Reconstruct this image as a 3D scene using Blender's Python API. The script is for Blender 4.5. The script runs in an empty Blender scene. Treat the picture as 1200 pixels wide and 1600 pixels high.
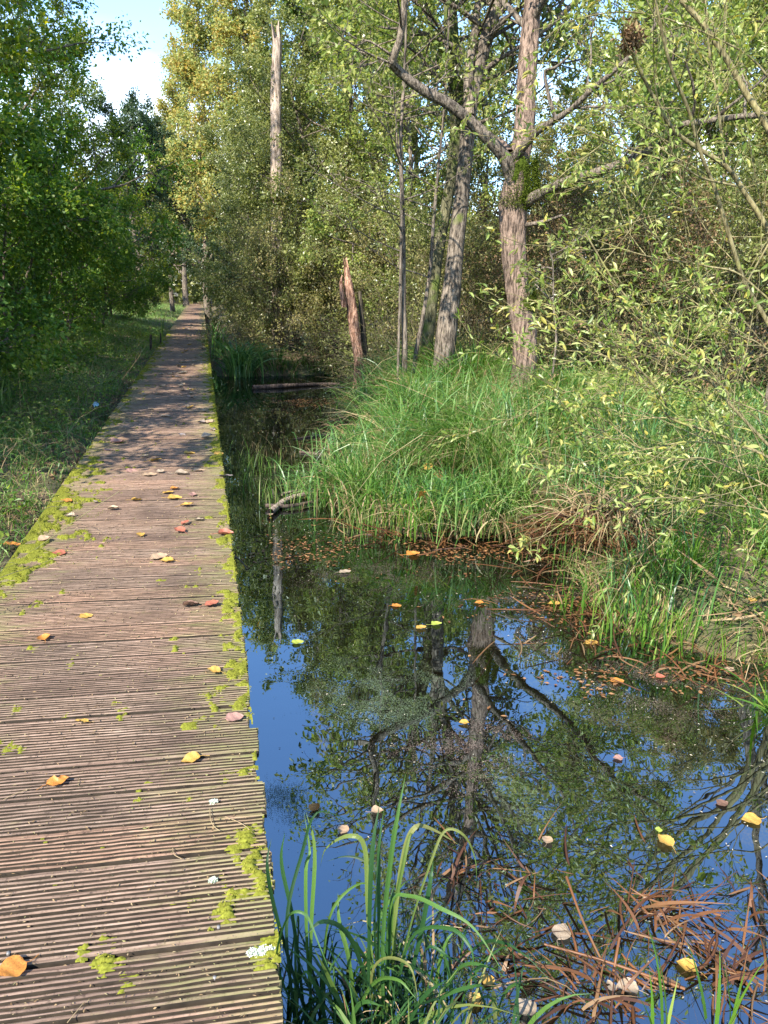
import bpy, math, random
import numpy as np
from mathutils import Matrix, Vector

SC = bpy.context.scene
COL = SC.collection
# ------------------------------------------------------------------ camera
W_, H_, F_ = 1200., 1600., 1200.
VPX, VPY, ROLL = 314., 445., math.radians(2.0)
CAM = np.array([0., 0., 1.45])
def cam_basis():
    x, y = VPX - 600, 800 - VPY
    xu = x*math.cos(ROLL) - y*math.sin(ROLL); yu = x*math.sin(ROLL) + y*math.cos(ROLL)
    p = math.atan2(yu, F_); fw = F_*math.cos(p) + yu*math.sin(p); yaw = math.atan2(-xu, fw)
    fh = np.array([math.sin(yaw), math.cos(yaw), 0]); r0 = np.array([math.cos(yaw), -math.sin(yaw), 0])
    f = fh*math.cos(p) + np.array([0, 0, -math.sin(p)]); u0 = np.cross(r0, f)
    return r0*math.cos(ROLL) + u0*math.sin(ROLL), -r0*math.sin(ROLL) + u0*math.cos(ROLL), f
CR, CU, CF = cam_basis()
cd = bpy.data.cameras.new('camera'); co = bpy.data.objects.new('camera', cd); COL.objects.link(co)
cd.sensor_fit = 'VERTICAL'; cd.sensor_height = 36.; cd.sensor_width = 27.; cd.lens = 36.*F_/H_
cd.clip_start = .05; cd.clip_end = 2000
co.matrix_world = Matrix(((CR[0], CU[0], -CF[0], CAM[0]), (CR[1], CU[1], -CF[1], CAM[1]), (CR[2], CU[2], -CF[2], CAM[2]), (0, 0, 0, 1)))
SC.camera = co
def ray(px, py): return CF*F_ + CR*(px-600) + CU*(800-py)
def at(px, py, z=0.):
    d = ray(px, py); return CAM + d*((z-CAM[2])/d[2])
def pt(px, py, dist):
    d = ray(px, py); return CAM + d*(dist/math.hypot(d[0], d[1]))
def gp(px, dist, py=450):
    q = pt(px, py, dist); return float(q[0]), float(q[1])

# ------------------------------------------------------------------ light
SUN_DIR = np.array([-0.69, -0.72, 0.0]); SUN_EL = math.radians(40)
SUN_DIR = SUN_DIR/np.linalg.norm(SUN_DIR)*math.cos(SUN_EL); SUN_DIR[2] = math.sin(SUN_EL)
w = bpy.data.worlds.new('World'); SC.world = w; w.use_nodes = True
nt = w.node_tree; bg = nt.nodes['Background']
sky = nt.nodes.new('ShaderNodeTexSky'); sky.sky_type = 'NISHITA'; sky.sun_disc = False
sky.sun_elevation = SUN_EL; sky.sun_rotation = math.atan2(SUN_DIR[0], SUN_DIR[1])
sky.air_density = 1.0; sky.dust_density = 0.1; sky.ozone_density = 4.5
# a few low clouds near the horizon
tc = nt.nodes.new('ShaderNodeTexCoord'); mp = nt.nodes.new('ShaderNodeMapping'); mp.inputs['Scale'].default_value = (1, 1, 3.2)
nz = nt.nodes.new('ShaderNodeTexNoise'); nz.inputs['Scale'].default_value = 3.1; nz.inputs['Detail'].default_value = 7
cr = nt.nodes.new('ShaderNodeValToRGB'); cr.color_ramp.elements[0].position = .47; cr.color_ramp.elements[1].position = .62
sx = nt.nodes.new('ShaderNodeSeparateXYZ'); mr = nt.nodes.new('ShaderNodeMapRange')
mr.inputs['From Min'].default_value = .27; mr.inputs['From Max'].default_value = .15
ml = nt.nodes.new('ShaderNodeMath'); ml.operation = 'MULTIPLY'
mx = nt.nodes.new('ShaderNodeMixRGB'); mx.inputs[2].default_value = (5.6, 6.0, 6.5, 1)
L = nt.links.new
L(tc.outputs['Generated'], mp.inputs[0]); L(mp.outputs[0], nz.inputs['Vector']); L(nz.outputs['Fac'], cr.inputs[0])
L(tc.outputs['Generated'], sx.inputs[0]); L(sx.outputs['Z'], mr.inputs['Value'])
L(cr.outputs[0], ml.inputs[0]); L(mr.outputs[0], ml.inputs[1]); L(ml.outputs[0], mx.inputs[0])
L(sky.outputs[0], mx.inputs[1]); L(mx.outputs[0], bg.inputs['Color']); bg.inputs['Strength'].default_value = 0.15
sd = bpy.data.lights.new('sun', 'SUN'); sd.energy = 4.2; sd.angle = math.radians(.5); sd.color = (1, .94, .84)
so = bpy.data.objects.new('sun', sd); COL.objects.link(so)
so.rotation_euler = Vector(SUN_DIR.tolist()).to_track_quat('Z', 'Y').to_euler()
SC.view_settings.view_transform = 'Standard'; SC.view_settings.look = 'None'
SC.view_settings.exposure = 1.72; SC.view_settings.gamma = 1
SC.render.engine = 'CYCLES'
cy = SC.cycles
cy.max_bounces = 8; cy.diffuse_bounces = 3; cy.glossy_bounces = 3; cy.transmission_bounces = 4; cy.transparent_max_bounces = 6
cy.use_denoising = True; cy.caustics_reflective = False; cy.caustics_refractive = False; cy.sample_clamp_indirect = 4

# ------------------------------------------------------------------ helpers
def nrm(v): return v/np.maximum(np.linalg.norm(v, axis=-1, keepdims=True), 1e-9)
def hash2(ix, iy, s):
    h = (ix.astype(np.int64)*374761393 + iy.astype(np.int64)*668265263 + s*1442695041) & 0xffffffff
    h = ((h ^ (h >> 13))*1274126177) & 0xffffffff
    return ((h ^ (h >> 16)) & 0xffffff)/float(0xffffff)
def vnoise(x, y, s=0):
    x = np.asarray(x, float); y = np.asarray(y, float)
    ix, iy = np.floor(x), np.floor(y); fx, fy = x-ix, y-iy
    fx = fx*fx*(3-2*fx); fy = fy*fy*(3-2*fy)
    a, b = hash2(ix, iy, s), hash2(ix+1, iy, s); c, d = hash2(ix, iy+1, s), hash2(ix+1, iy+1, s)
    return (a*(1-fx)+b*fx)*(1-fy) + (c*(1-fx)+d*fx)*fy
def fbm(x, y, s=0, o=4):
    r, a, t = 0, .5, 0
    for k in range(o): r = r + a*vnoise(x*2**k, y*2**k, s+k*7); t += a; a *= .5
    return r/t
class MB:
    """collects vertices and quads"""
    def __init__(s): s.v = []; s.q = []; s.m = []; s.n = 0
    def add(s, v, q, m=0):
        v = np.asarray(v, np.float32).reshape(-1, 3); q = np.asarray(q, np.int32).reshape(-1, 4)
        s.v.append(v); s.q.append(q + s.n); s.m.append(np.full(len(q), m, np.int32)); s.n += len(v)
    def build(s, name, mats, parent=None, smooth=True):
        me = bpy.data.meshes.new(name)
        v = np.concatenate(s.v); q = np.concatenate(s.q); m = np.concatenate(s.m)
        me.vertices.add(len(v)); me.vertices.foreach_set('co', v.ravel())
        me.loops.add(q.size); me.loops.foreach_set('vertex_index', q.ravel())
        me.polygons.add(len(q)); me.polygons.foreach_set('loop_start', np.arange(0, q.size, 4, dtype=np.int32))
        try: me.polygons.foreach_set('loop_total', np.full(len(q), 4, np.int32))
        except Exception: pass
        me.polygons.foreach_set('material_index', m)
        me.polygons.foreach_set('use_smooth', np.full(len(q), smooth))
        for mt in (mats if isinstance(mats, (list, tuple)) else [mats]): me.materials.append(mt)
        me.update(calc_edges=True)
        o = bpy.data.objects.new(name, me); COL.objects.link(o)
        if parent is not None: o.parent = parent
        return o
def tag(o, label=None, cat=None, group=None, kind=None):
    if label: o['label'] = label
    if cat: o['category'] = cat
    if group: o['group'] = group
    if kind: o['kind'] = kind
    return o
def thing(name, label, cat, loc=(0, 0, 0), rz=0, group=None, sc=1.):
    o = bpy.data.objects.new(name, None); COL.objects.link(o); o.empty_display_size = .1
    o.location = loc; o.rotation_euler = (0, 0, rz); o.scale = (sc, sc, sc) if not isinstance(sc, tuple) else sc
    return tag(o, label, cat, group)
def dup(o, label=None, loc=None, rz=None, sc=None, group=None, parent=None):
    c = o.copy(); COL.objects.link(c)
    if parent is not None: c.parent = parent
    if label: c['label'] = label
    if group: c['group'] = group
    if loc is not None: c.location = loc
    if rz is not None: c.rotation_euler = (0, 0, rz)
    if sc is not None: c.scale = (sc, sc, sc) if not isinstance(sc, tuple) else sc
    for ch in list(o.children):
        dup(ch, parent=c)
    return c
def setmat(o, slot, m):
    """material of one copy only (children included)"""
    for c in [o]+list(o.children):
        if c.type == 'MESH':
            for i, s in enumerate(c.material_slots):
                if s.material and s.material.name.startswith(slot): s.link = 'OBJECT'; s.material = m
def catmull(P, n=6):
    P = np.asarray(P, float); Q = np.vstack([2*P[0]-P[1], P, 2*P[-1]-P[-2]]); out = []
    for i in range(1, len(Q)-2):
        for t in np.linspace(0, 1, n, endpoint=False):
            a, b, c, d = Q[i-1], Q[i], Q[i+1], Q[i+2]
            out.append(.5*((2*b)+(c-a)*t+(2*a-5*b+4*c-d)*t*t+(3*b-a-3*c+d)*t**3))
    out.append(P[-1]); return np.array(out)
def tubes(P, R, s):
    """P (B,n,3), R (B,n) -> verts, quads"""
    P = np.asarray(P, float); R = np.asarray(R, float); B, n, k = P.shape
    T = nrm(np.gradient(P, axis=1)); over = nrm(P[:, -1]-P[:, 0])
    ref = np.where(np.abs(over[:, 2:3]) > .75, np.array([[1., 0, 0]]), np.array([[0, 0, 1.]]))[:, None, :]
    U = nrm(np.cross(T, np.broadcast_to(ref, T.shape))); V = np.cross(T, U)
    a = np.arange(s)*2*np.pi/s
    v = P[:, :, None] + R[:, :, None, None]*(np.cos(a)[None, None, :, None]*U[:, :, None] + np.sin(a)[None, None, :, None]*V[:, :, None])
    i = (np.arange(B)[:, None, None]*n + np.arange(n-1)[None, :, None])*s
    j = np.arange(s)[None, None, :]; j2 = (j+1) % s
    q = np.stack([i+j, i+s+j, i+s+j2, i+j2], -1)
    return v.reshape(-1, 3), q.reshape(-1, 4)
def bark_tube(P, r0, r1, s=20, n=8, seed=0, amp=.10, flare=0., jag=0.):
    """trunk with furrowed bark and an irregular outline"""
    C = catmull(P, n); m = len(C); t = np.linspace(0, 1, m); d = np.concatenate([[0], np.cumsum(np.linalg.norm(np.diff(C, axis=0), axis=1))])
    if isinstance(r0, (list, tuple)): R = np.interp(t, np.linspace(0, 1, len(r0)), r0)
    else: R = r0+(r1-r0)*t
    R = R*(1+flare*np.exp(-d/.25))
    v, q = tubes(C[None], R[None], s); v = v.reshape(m, s, 3)
    a = np.arange(s)/s; A, D = np.meshgrid(a, d)
    nn = .6*fbm(A*s*.5, D*2.6, seed, 2)+.4*fbm(np.abs(A-.5)*8, D*6, seed+3, 3)-.5
    v = C[:, None]+(v-C[:, None])*(1+amp*2*nn + .10*(fbm(np.abs(A-.5)*4, D*1.1, seed+9, 2)-.5)*2)[..., None]
    if jag:
        up = nrm(C[-1]-C[-3]); k = jag*(fbm(np.abs(a-.5)*9, a*0, seed+5, 3)-.35)*1.6
        v[-1] += up*k[:, None]; v[-2] += up*k[:, None]*.5
    return v.reshape(-1, 3), q
def leafquads(rng, pos, d, ln, wd, fold=.25, flat=.5):
    """kite leaves: pos (N,3), direction (N,3), length, width"""
    N = len(pos); d = nrm(d); n = rng.normal(0, 1, (N, 3)); n[:, 2] += flat*3; n = nrm(n)
    s = nrm(np.cross(d, n)); n = np.cross(s, d); ln = np.broadcast_to(ln, (N,))[:, None]; wd = np.broadcast_to(wd, (N,))[:, None]
    c = pos + d*ln*.45; f = n*wd*fold
    v = np.stack([pos, c + s*wd*.5 + f, pos + d*ln - n*ln*.06, c - s*wd*.5 + f], 1)
    return v.reshape(-1, 3), np.arange(N*4).reshape(N, 4)
def leaf6(rng, pos, d, ln, wd, fold=.2, flat=.5):
    """longer leaf: two quads folded along the midrib each with a belly"""
    N = len(pos); d = nrm(d); n = rng.normal(0, 1, (N, 3)); n[:, 2] += flat*3; n = nrm(n)
    s = nrm(np.cross(d, n)); n = np.cross(s, d); ln = np.broadcast_to(ln, (N,))[:, None]; wd = np.broadcast_to(wd, (N,))[:, None]
    b = pos; tip = pos + d*ln - n*ln*.15; f = n*wd*fold; m1 = pos+d*ln*.35; m2 = pos+d*ln*.7 - n*ln*.04
    v = np.stack([b, m1+s*wd*.42+f, m2+s*wd*.40+f, tip, m2-s*wd*.40+f, m1-s*wd*.42+f, m1, m2], 1)
    i = np.arange(N)[:, None]*8
    q = np.stack([i+np.array([[0, 1, 2, 7]]), i+np.array([[7, 2, 3, 4]]), i+np.array([[0, 7, 4, 5]])], 1)
    return v.reshape(-1, 3), q.reshape(-1, 4)
def blades(rng, base, h, lean, droop, wd, seg=5, curl=1.0):
    """grass blades: base (N,3), height h, lean distance, droop 0..1"""
    N = len(base); a = rng.uniform(0, 2*np.pi, N); dr = np.stack([np.cos(a), np.sin(a), 0*a], 1)
    return blades_dir(rng, base, h, lean, droop, wd, dr, seg)
def blades_dir(rng, base, h, lean, droop, wd, dr, seg=5):
    N = len(base); t = np.linspace(0, 1, seg+1)[None, :, None]
    h = np.broadcast_to(h, (N,))[:, None, None]; lean = np.broadcast_to(lean, (N,))[:, None, None]
    droop = np.broadcast_to(droop, (N,))[:, None, None]; wd = np.broadcast_to(wd, (N,))[:, None, None]
    z = h*(t*(1+droop*.35) - droop*(t**3)*1.0)
    P = base[:, None] + dr[:, None]*lean*(t**1.7) + np.array([0, 0, 1.])*z
    P = P + np.stack([-dr[:, 1], dr[:, 0], 0*dr[:, 0]], 1)[:, None]*(rng.normal(0, .28, (N, 1, 1))*(lean+.15*h)*t**2)
    side = nrm(np.stack([-dr[:, 1], dr[:, 0], 0*dr[:, 0]], 1)+rng.normal(0, .35, (N, 3)))[:, None]
    wprof = np.clip(np.minimum(.55+t*1.5, (1-t)*1.9), .04, 1)
    A = P + side*wd*.5*wprof; B = P - side*wd*.5*wprof
    v = np.stack([A, B], 2).reshape(-1, 3); n = seg+1
    i = (np.arange(N)[:, None]*n + np.arange(seg)[None])*2
    return v, np.stack([i, i+1, i+3, i+2], -1).reshape(-1, 4)

# ------------------------------------------------------------------ materials
def newmat(name):
    m = bpy.data.materials.new(name); m.use_nodes = True; t = m.node_tree; t.nodes.clear()
    o = t.nodes.new('ShaderNodeOutputMaterial'); return m, t, o
def N(t, typ, **kw):
    n = t.nodes.new(typ)
    for k, v in kw.items():
        if k.startswith('i_'): n.inputs[k[2:].replace('_', ' ')].default_value = v
        else: setattr(n, k, v)
    return n
def ramp(t, src, stops, interp='LINEAR'):
    r = t.nodes.new('ShaderNodeValToRGB'); r.color_ramp.interpolation = interp
    while len(r.color_ramp.elements) < len(stops): r.color_ramp.elements.new(.5)
    for e, (p, c) in zip(r.color_ramp.elements, stops): e.position = p; e.color = (*c, 1) if len(c) == 3 else c
    t.links.new(src, r.inputs[0]); return r
def leafmat(name, cols, trans=.45, rough=.45, patch=0.0, spec=.35):
    """cols: ramp over each leaf's own random value"""
    m, t, o = newmat(name); g = N(t, 'ShaderNodeNewGeometry')
    st = [(i/max(1, len(cols)-1), c) for i, c in enumerate(cols)]
    oi = N(t, 'ShaderNodeTexCoord'); nz = N(t, 'ShaderNodeTexNoise', i_Scale=.9, i_Detail=2.); t.links.new(oi.outputs['Object'], nz.inputs['Vector'])
    mm = N(t, 'ShaderNodeMath', operation='MULTIPLY_ADD'); t.links.new(nz.outputs['Fac'], mm.inputs[0]); mm.inputs[1].default_value = 1.3; mm.inputs[2].default_value = -.65
    ad = N(t, 'ShaderNodeMath', operation='ADD', use_clamp=True); t.links.new(g.outputs['Random Per Island'], ad.inputs[0]); t.links.new(mm.outputs[0], ad.inputs[1])
    r = ramp(t, ad.outputs[0], st)
    p = N(t, 'ShaderNodeBsdfPrincipled', i_Roughness=rough); p.inputs['Specular IOR Level'].default_value = spec
    tr = N(t, 'ShaderNodeBsdfTranslucent'); hs = N(t, 'ShaderNodeHueSaturation', i_Saturation=1.15, i_Value=1.5, i_Hue=.49)
    t.links.new(r.outputs[0], p.inputs['Base Color']); t.links.new(r.outputs[0], hs.inputs['Color']); t.links.new(hs.outputs[0], tr.inputs['Color'])
    mi = N(t, 'ShaderNodeMixShader'); mi.inputs[0].default_value = trans
    t.links.new(p.outputs[0], mi.inputs[1]); t.links.new(tr.outputs[0], mi.inputs[2]); t.links.new(mi.outputs[0], o.inputs[0])
    return m
def barkmat(name, dark, light, moss=None, scale=1., mossz=None, bump=.9):
    m, t, o = newmat(name); tc = N(t, 'ShaderNodeTexCoord'); mp = N(t, 'ShaderNodeMapping'); mp.inputs['Scale'].default_value = (24*scale, 24*scale, 4*scale)
    t.links.new(tc.outputs['Object'], mp.inputs[0]); n1 = N(t, 'ShaderNodeTexNoise', i_Scale=1.6, i_Detail=8., i_Roughness=.65); t.links.new(mp.outputs[0], n1.inputs['Vector'])
    n2 = N(t, 'ShaderNodeTexNoise', i_Scale=2.2*scale, i_Detail=4.); t.links.new(tc.outputs['Object'], n2.inputs['Vector'])
    r = ramp(t, n1.outputs['Fac'], [(.40, dark), (.58, light)])
    r2 = ramp(t, n2.outputs['Fac'], [(.3, (.6, .6, .6)), (.7, (1.15, 1.1, 1.05))])
    mu = N(t, 'ShaderNodeMixRGB', blend_type='MULTIPLY'); mu.inputs[0].default_value = 1; t.links.new(r.outputs[0], mu.inputs[1]); t.links.new(r2.outputs[0], mu.inputs[2])
    col = mu.outputs[0]
    if moss:
        n3 = N(t, 'ShaderNodeTexNoise', i_Scale=3.5*scale, i_Detail=6.); t.links.new(tc.outputs['Object'], n3.inputs['Vector'])
        rm = ramp(t, n3.outputs['Fac'], [(moss[0], (0, 0, 0)), (moss[0]+.1, (1, 1, 1))])
        mi = N(t, 'ShaderNodeMixRGB'); t.links.new(rm.outputs[0], mi.inputs[0]); t.links.new(col, mi.inputs[1]); mi.inputs[2].default_value = (*moss[1], 1); col = mi.outputs[0]
    p = N(t, 'ShaderNodeBsdfPrincipled', i_Roughness=.9); p.inputs['Specular IOR Level'].default_value = .2
    b = N(t, 'ShaderNodeBump', i_Strength=bump, i_Distance=.06); t.links.new(n1.outputs['Fac'], b.inputs['Height']); t.links.new(b.outputs[0], p.inputs['Normal'])
    t.links.new(col, p.inputs['Base Color']); t.links.new(p.outputs[0], o.inputs[0]); return m
def plainmat(name, c, rough=.8, var=.25, scale=8., spec=.3, metal=0):
    m, t, o = newmat(name); tc = N(t, 'ShaderNodeTexCoord'); nz = N(t, 'ShaderNodeTexNoise', i_Scale=scale, i_Detail=6.); t.links.new(tc.outputs['Object'], nz.inputs['Vector'])
    a = tuple(x*(1-var) for x in c); b = tuple(min(1, x*(1+var)) for x in c); r = ramp(t, nz.outputs['Fac'], [(.3, a), (.7, b)])
    p = N(t, 'ShaderNodeBsdfPrincipled', i_Roughness=rough); p.inputs['Specular IOR Level'].default_value = spec
    t.links.new(r.outputs[0], p.inputs['Base Color']); t.links.new(p.outputs[0], o.inputs[0]); return m

M = {}
M['leaf_alder'] = leafmat('leaf_alder', [(.09, .12, .03), (.16, .19, .05), (.23, .25, .075), (.33, .34, .13)], .45, .36, spec=.7)
M['leaf_olive'] = leafmat('leaf_olive', [(.11, .12, .035), (.19, .19, .06), (.27, .25, .09), (.34, .28, .12)], .45, .4, spec=.5)
M['leaf_oak'] = leafmat('leaf_oak', [(.05, .09, .015), (.09, .145, .02), (.14, .19, .025), (.27, .28, .04)], .48)
M['leaf_hazel'] = leafmat('leaf_hazel', [(.055, .12, .022), (.09, .18, .03), (.135, .23, .04), (.25, .31, .05)], .5)
M['leaf_yellow'] = leafmat('leaf_yellow', [(.17, .22, .07), (.25, .29, .09), (.34, .35, .11), (.40, .37, .12), (.40, .29, .08)], .45)
M['leaf_lime'] = leafmat('leaf_lime', [(.12, .18, .04), (.20, .26, .06), (.28, .32, .08), (.38, .38, .13)], .45)
M['leaf_willow'] = leafmat('leaf_willow', [(.09, .14, .02), (.15, .21, .035), (.23, .29, .06), (.34, .37, .13), (.38, .33, .07)], .4, .4, spec=.5)
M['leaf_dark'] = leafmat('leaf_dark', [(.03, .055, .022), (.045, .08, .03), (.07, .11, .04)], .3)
M['leaf_purple'] = leafmat('leaf_purple', [(.12, .15, .11), (.18, .20, .15), (.22, .21, .17)], .35)
M['leaf_dry'] = leafmat('leaf_dry', [(.10, .06, .03), (.18, .11, .055), (.26, .17, .09), (.12, .12, .04)], .2, .8)
M['grass'] = leafmat('grass', [(.03, .08, .012), (.055, .135, .018), (.09, .19, .026), (.15, .25, .05), (.30, .31, .12)], .4, .45)
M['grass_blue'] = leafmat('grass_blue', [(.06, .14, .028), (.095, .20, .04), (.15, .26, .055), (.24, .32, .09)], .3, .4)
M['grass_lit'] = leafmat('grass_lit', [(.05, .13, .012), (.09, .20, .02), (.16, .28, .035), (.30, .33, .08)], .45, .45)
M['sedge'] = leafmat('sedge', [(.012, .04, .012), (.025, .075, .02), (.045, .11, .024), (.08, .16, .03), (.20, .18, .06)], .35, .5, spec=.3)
M['sedge_lit'] = leafmat('sedge_lit', [(.035, .10, .025), (.065, .16, .035), (.12, .23, .05), (.22, .32, .10)], .35, .38, spec=.5)  # brighter sedge copy; lit look put into the colour for a shaded tussock
M['straw'] = leafmat('straw', [(.16, .10, .045), (.27, .18, .09), (.36, .27, .15), (.2, .2, .07)], .2, .7)
M['deadreed'] = leafmat('deadreed', [(.05, .02, .01), (.09, .036, .013), (.17, .072, .026), (.19, .12, .06)], .15, .5, spec=.4)
M['bark'] = barkmat('bark', (.055, .04, .03), (.33, .24, .185), moss=(.66, (.10, .13, .02)), scale=1.)
M['bark_grey'] = barkmat('bark_grey', (.055, .045, .035), (.28, .235, .185), moss=(.62, (.12, .14, .04)))
M['bark_twig'] = barkmat('bark_twig', (.06, .05, .03), (.17, .15, .09), moss=(.55, (.12, .14, .04)), scale=2., bump=.1)
M['bark_mossy'] = barkmat('bark_mossy', (.05, .05, .025), (.20, .19, .11), moss=(.5, (.10, .13, .03)), scale=1.)
M['bark_dark'] = barkmat('bark_dark', (.03, .025, .02), (.10, .085, .06), bump=.2)
M['bark_willow'] = barkmat('bark_willow', (.10, .085, .04), (.26, .23, .115), moss=(.58, (.22, .22, .06)), scale=1.5, bump=.2)
M['deadwood'] = barkmat('deadwood', (.12, .05, .03), (.62, .38, .27), scale=1.2)
M['snagwood'] = barkmat('snagwood', (.20, .15, .11), (.52, .42, .34), scale=.7)
M['wet_log'] = barkmat('wet_log', (.03, .022, .018), (.12, .09, .075), bump=.4)
M['moss'] = leafmat('moss', [(.07, .085, .012), (.14, .155, .018), (.23, .23, .03), (.33, .30, .06)], .25, .9, spec=.1)
M['moss_dark'] = leafmat('moss_dark', [(.03, .05, .006), (.06, .085, .01), (.12, .15, .018)], .2, .9, spec=.1)
M['lichen'] = leafmat('lichen', [(.42, .48, .36), (.56, .62, .48), (.66, .70, .58)], .1, .9)

# wood of the boards
def boardmat():
    m, t, o = newmat('board_wood'); ge = N(t, 'ShaderNodeNewGeometry'); oi = N(t, 'ShaderNodeObjectInfo'); k = t.links.new
    mp = N(t, 'ShaderNodeMapping'); mp.inputs['Scale'].default_value = (3, 60, 30); k(ge.outputs['Position'], mp.inputs[0])
    n1 = N(t, 'ShaderNodeTexNoise', i_Scale=1.5, i_Detail=8., i_Roughness=.7); k(mp.outputs[0], n1.inputs['Vector'])
    n2 = N(t, 'ShaderNodeTexNoise', i_Scale=2.3, i_Detail=5.); k(ge.outputs['Position'], n2.inputs['Vector'])
    n4 = N(t, 'ShaderNodeTexNoise', i_Scale=38., i_Detail=6., i_Roughness=.8); k(ge.outputs['Position'], n4.inputs['Vector'])
    r = ramp(t, n1.outputs['Fac'], [(.28, (.075, .05, .036)), (.5, (.205, .143, .103)), (.72, (.35, .265, .205))])
    r2 = ramp(t, n2.outputs['Fac'], [(.3, (.62, .58, .56)), (.5, (1, .95, .9)), (.72, (1.15, 1.02, .95))])
    mu = N(t, 'ShaderNodeMixRGB', blend_type='MULTIPLY'); mu.inputs[0].default_value = 1; k(r.outputs[0], mu.inputs[1]); k(r2.outputs[0], mu.inputs[2])
    r5 = ramp(t, oi.outputs['Random'], [(0, (.72, .68, .68)), (.5, (1, 1, 1)), (1, (1.12, 1.0, .92))])
    mv = N(t, 'ShaderNodeMixRGB', blend_type='MULTIPLY'); mv.inputs[0].default_value = 1; k(mu.outputs[0], mv.inputs[1]); k(r5.outputs[0], mv.inputs[2])
    # white specks and dark grime
    r4 = ramp(t, n4.outputs['Fac'], [(.33, (.30, .27, .24)), (.46, (.95, .95, .95)), (.62, (1.05, 1.05, 1.05)), (.70, (1.7, 1.65, 1.55))])
    mw = N(t, 'ShaderNodeMixRGB', blend_type='MULTIPLY'); mw.inputs[0].default_value = 1; k(mv.outputs[0], mw.inputs[1]); k(r4.outputs[0], mw.inputs[2])
    # thin green algae, strongest towards the two edges
    sp = N(t, 'ShaderNodeSeparateXYZ'); k(ge.outputs['Position'], sp.inputs[0])
    ab = N(t, 'ShaderNodeMath', operation='ADD'); k(sp.outputs['X'], ab.inputs[0]); ab.inputs[1].default_value = .455
    aa = N(t, 'ShaderNodeMath', operation='ABSOLUTE'); k(ab.outputs[0], aa.inputs[0])
    mr_ = N(t, 'ShaderNodeMapRange'); k(aa.outputs[0], mr_.inputs['Value']); mr_.inputs['From Min'].default_value = .12; mr_.inputs['From Max'].default_value = .6
    mr_.inputs['To Min'].default_value = -.05; mr_.inputs['To Max'].default_value = .20
    mp3 = N(t, 'ShaderNodeMapping'); mp3.inputs['Scale'].default_value = (.6, 2.2, 1); k(ge.outputs['Position'], mp3.inputs[0]); n3 = N(t, 'ShaderNodeTexNoise', i_Scale=7., i_Detail=12., i_Roughness=.78); k(mp3.outputs[0], n3.inputs['Vector'])
    ad = N(t, 'ShaderNodeMath', operation='ADD'); k(n3.outputs['Fac'], ad.inputs[0]); k(mr_.outputs[0], ad.inputs[1])
    ra = ramp(t, ad.outputs[0], [(.54, (0, 0, 0)), (.80, (.75, .75, .75))])
    mi = N(t, 'ShaderNodeMixRGB'); k(ra.outputs[0], mi.inputs[0]); k(mw.outputs[0], mi.inputs[1]); mi.inputs[2].default_value = (.17, .18, .05, 1)
    p = N(t, 'ShaderNodeBsdfPrincipled', i_Roughness=.75); p.inputs['Specular IOR Level'].default_value = .35
    b = N(t, 'ShaderNodeBump', i_Strength=.5, i_Distance=.004); k(n1.outputs['Fac'], b.inputs['Height']); k(b.outputs[0], p.inputs['Normal'])
    k(mi.outputs[0], p.inputs['Base Color']); k(p.outputs[0], o.inputs[0]); return m
M['board'] = boardmat()
M['shade_grime'] = plainmat('groove_shade_grime', (.035, .026, .017), .95, .5, 20.)  # dark colour for grooves and board gaps: painted shade along with grime
def groundmat():
    m, t, o = newmat('soil'); ge = N(t, 'ShaderNodeNewGeometry'); k = t.links.new
    n1 = N(t, 'ShaderNodeTexNoise', i_Scale=9., i_Detail=10., i_Roughness=.75); k(ge.outputs['Position'], n1.inputs['Vector'])
    n2 = N(t, 'ShaderNodeTexNoise', i_Scale=1.2, i_Detail=4.); k(ge.outputs['Position'], n2.inputs['Vector'])
    r = ramp(t, n1.outputs['Fac'], [(.3, (.03, .022, .012)), (.5, (.09, .06, .032)), (.7, (.20, .13, .07))])
    r2 = ramp(t, n2.outputs['Fac'], [(.45, (0, 0, 0)), (.6, (.7, .7, .7))])
    mi0 = N(t, 'ShaderNodeMixRGB'); k(r2.outputs[0], mi0.inputs[0]); k(r.outputs[0], mi0.inputs[1]); mi0.inputs[2].default_value = (.06, .075, .025, 1)
    sp = N(t, 'ShaderNodeSeparateXYZ'); k(ge.outputs['Position'], sp.inputs[0]); mz = N(t, 'ShaderNodeMapRange'); k(sp.outputs['Z'], mz.inputs['Value']); mz.inputs['From Min'].default_value = -.34; mz.inputs['From Max'].default_value = -.40
    rs = ramp(t, n1.outputs['Fac'], [(.3, (.10, .055, .025)), (.5, (.24, .14, .065)), (.7, (.42, .27, .14))]); mi = N(t, 'ShaderNodeMixRGB'); k(mz.outputs[0], mi.inputs[0]); k(mi0.outputs[0], mi.inputs[1]); k(rs.outputs[0], mi.inputs[2])
    p = N(t, 'ShaderNodeBsdfPrincipled', i_Roughness=.95); b = N(t, 'ShaderNodeBump', i_Strength=.8, i_Distance=.03)
    k(n1.outputs['Fac'], b.inputs['Height']); k(b.outputs[0], p.inputs['Normal']); k(mi.outputs[0], p.inputs['Base Color']); k(p.outputs[0], o.inputs[0]); return m
M['ground'] = groundmat()
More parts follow.
